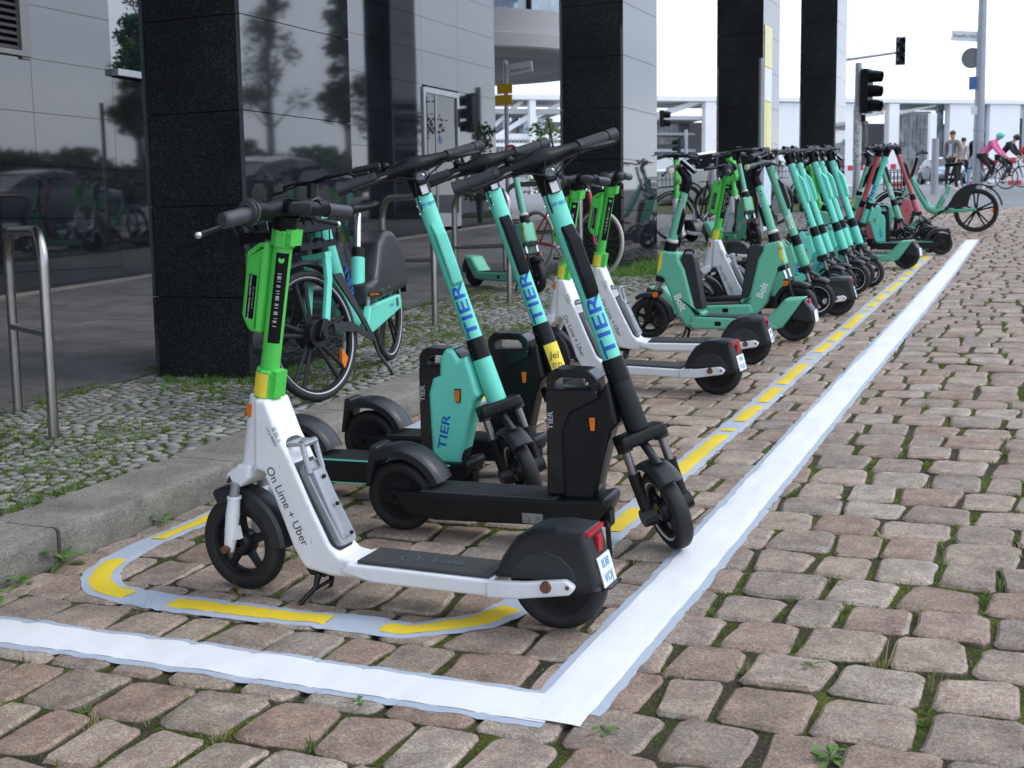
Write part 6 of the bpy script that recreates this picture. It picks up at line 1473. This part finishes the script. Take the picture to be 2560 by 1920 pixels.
def signal_head(parent, c, face, s=1.0, n=3, lit=None):
    M_ = Matrix.Rotation(face, 3, 'Z'); g = G(); hh = .30*n*s
    g.box(tuple(Vector(c)), (.16*s, .30*s, hh), M_)
    g2 = G()
    for k in range(n):
        z = (k-(n-1)/2)*.30*s; o = Vector(c)+M_ @ Vector((.08*s, 0, z)); f_ = M_ @ Vector((1, 0, 0))
        g2.tube([o, o+f_*.10*s, o+f_*.24*s-Vector((0, 0, .02*s))], [.125*s, .125*s, .11*s], 16, caps=False); g2.tube([o, o+f_*.01], .12*s, 16)
    h_ = mk('signal_head', g, BLACK, parent, smooth=False); mk('visor', g2, BLACKG, h_, fix=False); return h_
def post(name, label, cat, x, y, h, r0_, r1_, mat=GP, group=None):
    t = thing(name, label, cat, (x, y, gz(x, y)), group); mk('pole', G().tube([(0, 0, -.2), (0, 0, h*.3), (0, 0, h)], [r0_, r0_*.95, r1_], 14), mat, t); return t
tl = post('traffic_light', 'large traffic light with long visors on a sticker-covered pole beside the farthest pillar', 'traffic light', -4.62, 30.4, 3.28, .09, .075)
signal_head(tl, (.20, -.05, 2.62), R(-12), 1.1); mk('bracket', G().box((.08, 0, 2.02), (.2, .1, .16)).box((.08, 0, 3.12), (.2, .06, .05)), BLACK, tl)
mk('sticker', G().tube([(0, 0, 1.0), (0, 0, 2.3)], .0965, 14, caps=False), pm('old stickers', (.5, .5, .48), .6, var=.8, vs=14), tl)
t2 = post('traffic_light', 'traffic light hanging from a long mast arm over the crossing', 'traffic light', -9.5, 50.5, 5.3, .12, .10)
mk('mast_arm', G().tube([(0, 0, 4.9), (1.7, .3, 5.06), (3.2, .5, 5.2)], [.07, .055, .045], 10).tube([(.8, .3, 5.5), (1.9, .4, 5.55), (2.8, .5, 5.2)], .012, 5), GP, t2); 
signal_head(t2, (3.3, .5, 5.25), R(-75), 1.15)
t3 = post('traffic_light', 'small traffic light seen between the second and third pillars, turned sideways', 'traffic light', -16.8, 58.5, 2.95, .09, .08)
signal_head(t3, (-.34, -.05, 2.1), R(200), 1.0); mk('bracket', G().box((-.14, 0, 2.1), (.24, .06, .06)), BLACK, t3)
t4 = post('traffic_light', 'pedestrian signal peeking out beside the second pillar', 'traffic light', -10.5, 33.4, 2.65, .06, .055)
signal_head(t4, (.22, 0, 2.35), R(20), .75, 2)
lp = post('lamp_post', 'tall tapering grey lamp post behind the mint bicycle', 'lamp post', -2.62, 40.6, 9.5, .155, .085)
mk('collar', G().tube([(0, 0, 1.75), (0, 0, 1.82)], .165, 14), GP, lp)
mk('street_name_sign', G().box((-.46, 0, 4.55), (.80, .03, .30), Matrix.Rotation(.12, 3, 'Y')), STICK, lp); text('lettering', 'Kapelle-Ufer', .13, (-.46, -.02, 4.55), (1, 0, -.12), (0, 0, 1), INK, lp)
mk('round_sign', G().tube([(-.26, .05, 3.9), (-.26, -.02, 3.9)], .30, 24, flat=1), pm('sign back', (.15, .15, .16), .5), lp); mk('blue_sign', G().box((-.20, -.14, 3.15), (.22, .03, .38)), pm('blue sign', (.05, .12, .35), .4), lp); mk('sticker', G().box((-.14, -.16, 2.35), (.18, .02, .24)), STICK, lp)
sp = post('sign_post', 'sign post with white street-name plate, two orange plates and a red-ringed round sign', 'sign', -9.95, 22.3, 3.15, .045, .042)
mk('street_name_sign', G().box((.30, 0, 3.05), (.50, .03, .20), Matrix.Rotation(-.10, 3, 'Y')), STICK, sp); text('lettering', 'Kapelle-Ufer', .075, (.30, -.02, 3.02), (1, 0, .10), (0, 0, 1), INK, sp)
ORP = pm('orange plate', (.72, .42, .02), .5); mk('orange_sign', G().box((.0, -.06, 2.68), (.32, .02, .19)), ORP, sp); mk('orange_sign', G().box((-.03, -.06, 2.47), (.36, .02, .19)), ORP, sp)
rs = mk('round_sign', G().tube([(.12, -.06, 1.48), (.12, -.08, 1.48)], .145, 28), STICK, sp); mk('red_ring', G().lathe([(.105, -.083), (.145, -.083), (.148, -.080), (.145, -.078)], (.12, 0, 1.48), 32), pm('red ring', (.65, .03, .03), .4), rs)
mk('cap', G().ball((0, 0, 3.17), .05, 8), STICK, sp)
gpst = post('grey_post', 'slim grey post in front of the third pillar, handlebars crossing its foot', 'post', -3.86, 17.05, 2.52, .036, .034)
post('grey_post', 'short grey bollard-like post behind the coral scooters', 'post', -4.7, 27.0, 1.45, .07, .07)
post('grey_post', 'second short grey post between the car and the man in the grey jacket', 'post', -3.6, 38.0, 1.55, .11, .10)
post('bollard', 'grey bollard with pointed finial near the black bicycle', 'bollard', -5.0, 18.8, 1.15, .045, .035)
for i in range(4):
    bx_, by_, L_ = [(-11.5, 62.5, 4.2), (-4.4, 60.5, 6), (-2.4, 54.3, 1.6), (-1.0, 50.5, 1.4)][i]
    t = thing('barrier', ['red and white striped construction barrier left behind the silver car', 'white construction barrier with red stripes behind the walking men', 'striped construction barrier behind the cyclists', 'nearest red and white barrier at the right edge'][i], 'barrier', (bx_, by_, gz(bx_, by_)), 'construction barriers across the road')
    mk('board', G().box((L_/2, 0, .62), (L_, .06, .9)), STICK, t, smooth=False); RS = pm('red stripe', (.55, .04, .05), .5)
    for k in range(int(L_/.5)): mk('stripe', G().box((.2+k*.5, -.035, .95), (.24, .01, .24)), RS, t, smooth=False)
    mk('foot', G().box((.3, 0, .08), (.5, .5, .16)).box((L_-.3, 0, .08), (.5, .5, .16)), RS, t)
for i, (x, y, c_, lb) in enumerate([(-1.62, 50.2, 'red', 'red warning lamp on the barrier'), (-1.42, 50.2, 'y', 'yellow warning lamp beside the red one'), (-.95, 50.4, 'y', 'yellow warning lamp at the right edge')]):
    t = thing('warning_lamp', lb, 'warning lamp', (x, y, gz(x, y)+1.1)); mk('lens', G().ball((0, 0, .18), .16, 14, sc=(1, .5, 1.1)), REDL if c_ == 'red' else pm('amber lens', (.8, .5, .02), .3), t); mk('base', G().box((0, 0, -.02), (.12, .08, .16)), BLACK, t)
# ================================================================ vehicles: prototypes and placing
REC_DARK = {}
lime1 = lime_scooter(); place(lime1, gframe(-1.752, 3.12, 179), 'white scooter with lime green stem standing in front of all the others', -4)
limeB = lime_scooter(('784', 'VUU')); place(limeB, gframe(-2.20, 6.62, 171, 1), 'white and lime green scooter, nearer of the two behind the turquoise stems, plate 784', -6)
place(limeB, gframe(-2.27, 7.50, 183, 3), 'white and lime green scooter, farther of the two behind the turquoise stems', -4)
place(limeB, gframe(-2.14, 9.86, 186, 3), 'white and lime green scooter squeezed between the two mint scooters', 4)
place(limeB, gframe(-4.33, 16.5, -36, 0, None, True), 'white scooter with grey lettering half hidden behind the mint scooter on the pavement', 0)
place(limeB, gframe(-4.78, 16.3, -75, 0, None, True), 'white and lime green scooter seen head-on behind the black bicycle', 10)
place(limeB, gframe(-2.95, 14.2, 2), 'white and lime green scooter showing behind the row of turquoise stems', 0)
tA = tier_scooter(lower=BLACK, shell=BLACK, az=-6); place(tA, gframe(-1.62, 3.84, 1, -1.5), 'scooter with turquoise stem and all-black body, front wheel turned towards the camera', -50)
tB = tier_scooter(lower=TURQ, boxc=TURQ, az=-8, deckstripe=TURQ); place(tB, gframe(-2.29, 4.20, 1.5, 0), 'scooter with turquoise stem, turquoise body and turquoise lock box, left of the black-bodied one', -50)
tC = tier_scooter(lower=BLACK, shell=BLACK, az=-8, sticker=True, near=False); place(tC, gframe(-2.20, 4.62, 1, 0), 'middle turquoise-stemmed scooter with black body and yellow sticker above its fork', -52)
tD = tier_scooter(lower=TURQ, stemc=TURQ, boxc=TURQ, lettering='TIER', lmat=pm('faded print', (.03, .10, .12), .5), near=False, az=-150)
grp = 'turquoise scooters parked wheel to wheel in the right-hand row'
for i, (x, y, h, s_) in enumerate([(-2.26, 10.72, 4, -2), (-2.25, 11.0, 2, 3), (-2.18, 11.35, -1, -3), (-2.19, 11.68, 0, 2), (-2.13, 11.95, -6, -2)]):
    place(tD, gframe(x, y, h), ['first turquoise scooter of the tight row, nearest the mint scooters', 'second turquoise scooter of the tight row, half behind the first', 'third turquoise scooter, in the middle of the tight row', 'fourth turquoise scooter of the tight row', 'last turquoise scooter of the tight row, yellow sticker on its head tube'][i], s_, grp)
tH = tier_scooter(lower=BOLT, stemc=BOLT, boxc=FEND, lettering='Bolt', lmat=WPRINT, near=False, az=-85); place(tH, gframe(-2.22, 9.75, 6, -3), 'mint scooter with round stem and white lettering, behind the two step-through mint scooters', -6)
place(tH, gframe(-2.28, 16.06, -2), 'round-stemmed mint scooter in the far cluster, leaning right of the turquoise one', 0)
tN = tier_scooter(lower=TURQ, stemc=TURQ, boxc=BLACKG, near=False, az=80, deckstripe=TURQ); place(tN, gframe(-1.88, 15.46, 183, 2), 'turquoise scooter facing the pavement in the far cluster, rear wheel on the yellow line', 0)
tR = tier_scooter(lower=PINKP, stemc=RED, boxc=BLACKG, lettering='', near=False); place(tR, gframe(-2.04, 15.95, 173), 'coral red scooter facing the pavement in the far cluster', 0)
place(tR, gframe(-2.23, 17.6, -1), 'coral red scooter in front of the mint bicycle', 6)
bF = bolt_scooter(sticker=True); place(bF, gframe(-2.20, 8.53, 177.5), 'mint step-through scooter in front, facing the pavement, orange indicator on its fork', 4)
place(bF, gframe(-2.33, 9.28, 2), 'mint step-through scooter behind it, facing the street, yellow sticker below its black collar', -8)
place(bF, gframe(-4.83, 10.76, -31, 0, None, True), 'mint scooter parked on the pavement behind a steel bike rack', -14)
place(bF, gframe(-3.93, 15.83, -44, -2, None, True), 'mint scooter on the pavement beyond the second pillar, front wheel hanging over the kerb', -6)
place(bF, gframe(-2.08, 13.85, 172), 'mint scooter of the far cluster with its tail shell towards the yellow line', 0)
place(bF, gframe(-2.38, 18.2, 170), 'mint scooter at the back of the far cluster, tail beside the coral one', 0)
tb = tier_bike(); place(tb, gframe(-3.625, 6.041, -76, -2, None, True), 'turquoise rental bicycle with black front basket and grey rear shell behind the lime green stem', -23)
bb_ = bolt_bike(); place(bb_, gframe(-1.756, 19.47, 175), 'mint rental bicycle with large charcoal rear mudguard at the end of the row', 14)
rb = plain_bike(pm('red lacquer', (.42, .015, .02), .25, var=.05, coat=.5), drop=True, whitewall=True); place(rb, gframe(-4.72, 11.95, -30, 6, None, True), 'red road bicycle with cream tyres leaning on a bike rack', 8)
kb_ = plain_bike(BLACKG, city=True); place(kb_, gframe(-4.84, 17.4, -112, 4, None, True), 'black city bicycle with basket beside the second pillar', -30)
place(kb_, gframe(-4.9, 20.4, -8, 3, None, True), 'black city bicycle half hidden behind the third pillar', 0)
# cars
car('white saloon car parked beyond the pillars, its red tail light towards the scooters', gframe(-7.3, 30.4, 20, 0, gz(-7.3, 30.4)), pm('white car paint', (.75, .76, .78), .15, coat=.6, var=.02))
car('silver grey saloon car driving towards the crossing with its headlights on', gframe(-6.45, 72.5, -72, 0, gz(-7, 72)), pm('silver grey car paint', (.20, .23, .27), .2, .5, coat=.6, var=.03))
# people
DEN = pm('light blue denim', (.22, .33, .47), .85, bump=.4, bs=200); BLKC = pm('black cloth', (.015, .015, .018), .8); GRJ = pm('grey checked jacket', (.20, .18, .17), .85, var=.25, vs=30); SHB = pm('pale blue shirt', (.45, .50, .62), .8); WSH = pm('white shirt', (.72, .72, .72), .8)
BRN = pm('brown hair', (.09, .045, .02), .7); DHR = pm('dark hair', (.03, .02, .015), .7); PNK = pm('pink top', (.80, .16, .36), .7); TEAL = pm('teal helmet', (.16, .60, .55), .4); BEI = pm('beige coat', (.42, .38, .33), .85); WHS = pm('white trainers', (.7, .7, .7), .6)
def pmx(x, y, head): return Matrix.Translation((x, y, gz(x, y))) @ Matrix.Rotation(R(head), 4, 'Z')
person('man in grey checked jacket, blue shirt and black trousers behind the mint bicycle', pmx(-3.3, 40.0, -115), GRJ, BLKC, BRN, WHS, standing(.25, .1), shirt=SHB)
person('man in black jacket, white shirt and light jeans walking behind the lamp post', pmx(-2.75, 41.9, -110), BLKC, DEN, BRN, WHS, standing(.9), shirt=WSH, bag=BLKC)
person('person in beige coat with dark hair seen from behind, walking away', pmx(-3.6, 48.0, 70), BEI, BLKC, DHR, BLKC, standing(.6))
cy1 = pmx(-2.3, 40.5, -12); person('cyclist in pink top and teal helmet bent over the handlebar', cy1, PNK, BLKC, DHR, WHS, riding(), helmet=TEAL)
cb = plain_bike(BLACKG, Rw=.34, drop=True, name='bicycle'); place(cb, cy1, 'black bicycle ridden by the cyclist in the pink top', 0)
cy2 = pmx(-1.95, 43.5, -16); person('cyclist in black jacket and black helmet riding ahead of the pink one', cy2, BLKC, BLKC, DHR, BLKC, riding(), helmet=pm('black helmet', (.02, .02, .025), .3))
place(cb, cy2, 'black bicycle ridden by the cyclist in black', 0)
# the far side of the street, mirrored in the granite
for i, (x, y, h, c_) in enumerate([(41, 72, 15.5, 2.3), (17.9, 43.8, 8.2, 1.2), (20, 70, 9, 2.6)]):
    tree(x, y, h, c_, ['tall street tree across the road opposite the first pillar', 'second street tree across the road, slightly further', 'broad tree at the far end of the opposite side'][i], 40+i, n=3600, ls=.15, group='street trees across the road')
hd_ = thing('hedge', 'long bushy green hedge across the road', 'hedge', (31, 40, gz(6, 40))); g = G(); q = random.Random(77)
for i in range(9000):
    yy = q.uniform(-30, 45); zz = 3.2+1.2*noise.noise(Vector((yy*.25, 0, 3)))+.5*noise.noise(Vector((yy*.9, 0, 5))); p = Vector((q.uniform(-1, 1)*(1.2), yy, q.random()**.7*zz)); s_ = .34*q.uniform(.6, 1.2)
    a = Vector((q.gauss(0, 1), q.gauss(0, 1), q.gauss(0, 1))).normalized(); b = a.cross(Vector((q.gauss(0, 1), q.gauss(0, 1), q.gauss(0, 1)))).normalized(); o = len(g.v)
    g.v += [tuple(p-a*s_), tuple(p-b*s_*.6), tuple(p+a*s_), tuple(p+b*s_*.6)]; g.f.append((o, o+1, o+2, o+3))
mk('foliage', g, LEAFT, hd_, smooth=False, fix=False)
car('beige car parked across the road, seen only mirrored in the granite', gframe(4.2, 18.4, 88, 0, gz(4, 18.4)), pm('beige car paint', (.42, .36, .28), .25, coat=.4))
car('dark red car parked across the road, seen only mirrored in the granite', gframe(4.3, 12.9, 90, 0, gz(4, 12.9)), pm('dark red car paint', (.22, .03, .03), .25, coat=.4))
car('grey car parked across the road beyond the beige one, mirrored in the granite', gframe(4.4, 24.2, 90, 0, gz(4, 24.2)), pm('grey car paint', (.16, .17, .18), .25, coat=.4))
tree(-8.8, 21.6, 2.25, .50, 'young bright green tree left of the second granite pillar', 9, LEAFB, 900, .055, None, .25, 14)
for i, (x, y, wk, r_, n, lb) in enumerate([(-3.075, 3.16, 0, .11, 9, 'leafy green weed sprouting at the kerb, right of the yellow curve'), (-3.06, 2.80, 0, .12, 12, 'spiky weed at the foot of the kerb near the left edge'), (-3.06, 2.95, 0, .08, 8, 'small weed between the two larger ones at the kerb'), (-3.065, 3.66, 0, .07, 8, 'weed at the kerb close to the front wheel of the white scooter'),
        (-.915, 2.535, 0, .045, 9, 'jagged-leaved weed just right of the white corner'), (-.42, 2.56, 0, .055, 14, 'dandelion-like weed between two large setts at the lower right'), (-.545, 3.02, 0, .05, 10, 'round grassy weed clump above the large square sett'), (-1.53, 2.50, 0, .035, 8, 'small weed below the white cross line'),
        (-4.6, 5.55, 1, .09, 10, 'weed tuft at the front of the nearest pillar'), (-1.12, 3.1, 0, .001, 3, '')]):
    if not lb: continue
    weed(x, y, (sz if wk else gz)(x, y)-.01, r_, n, lb, i, .55)
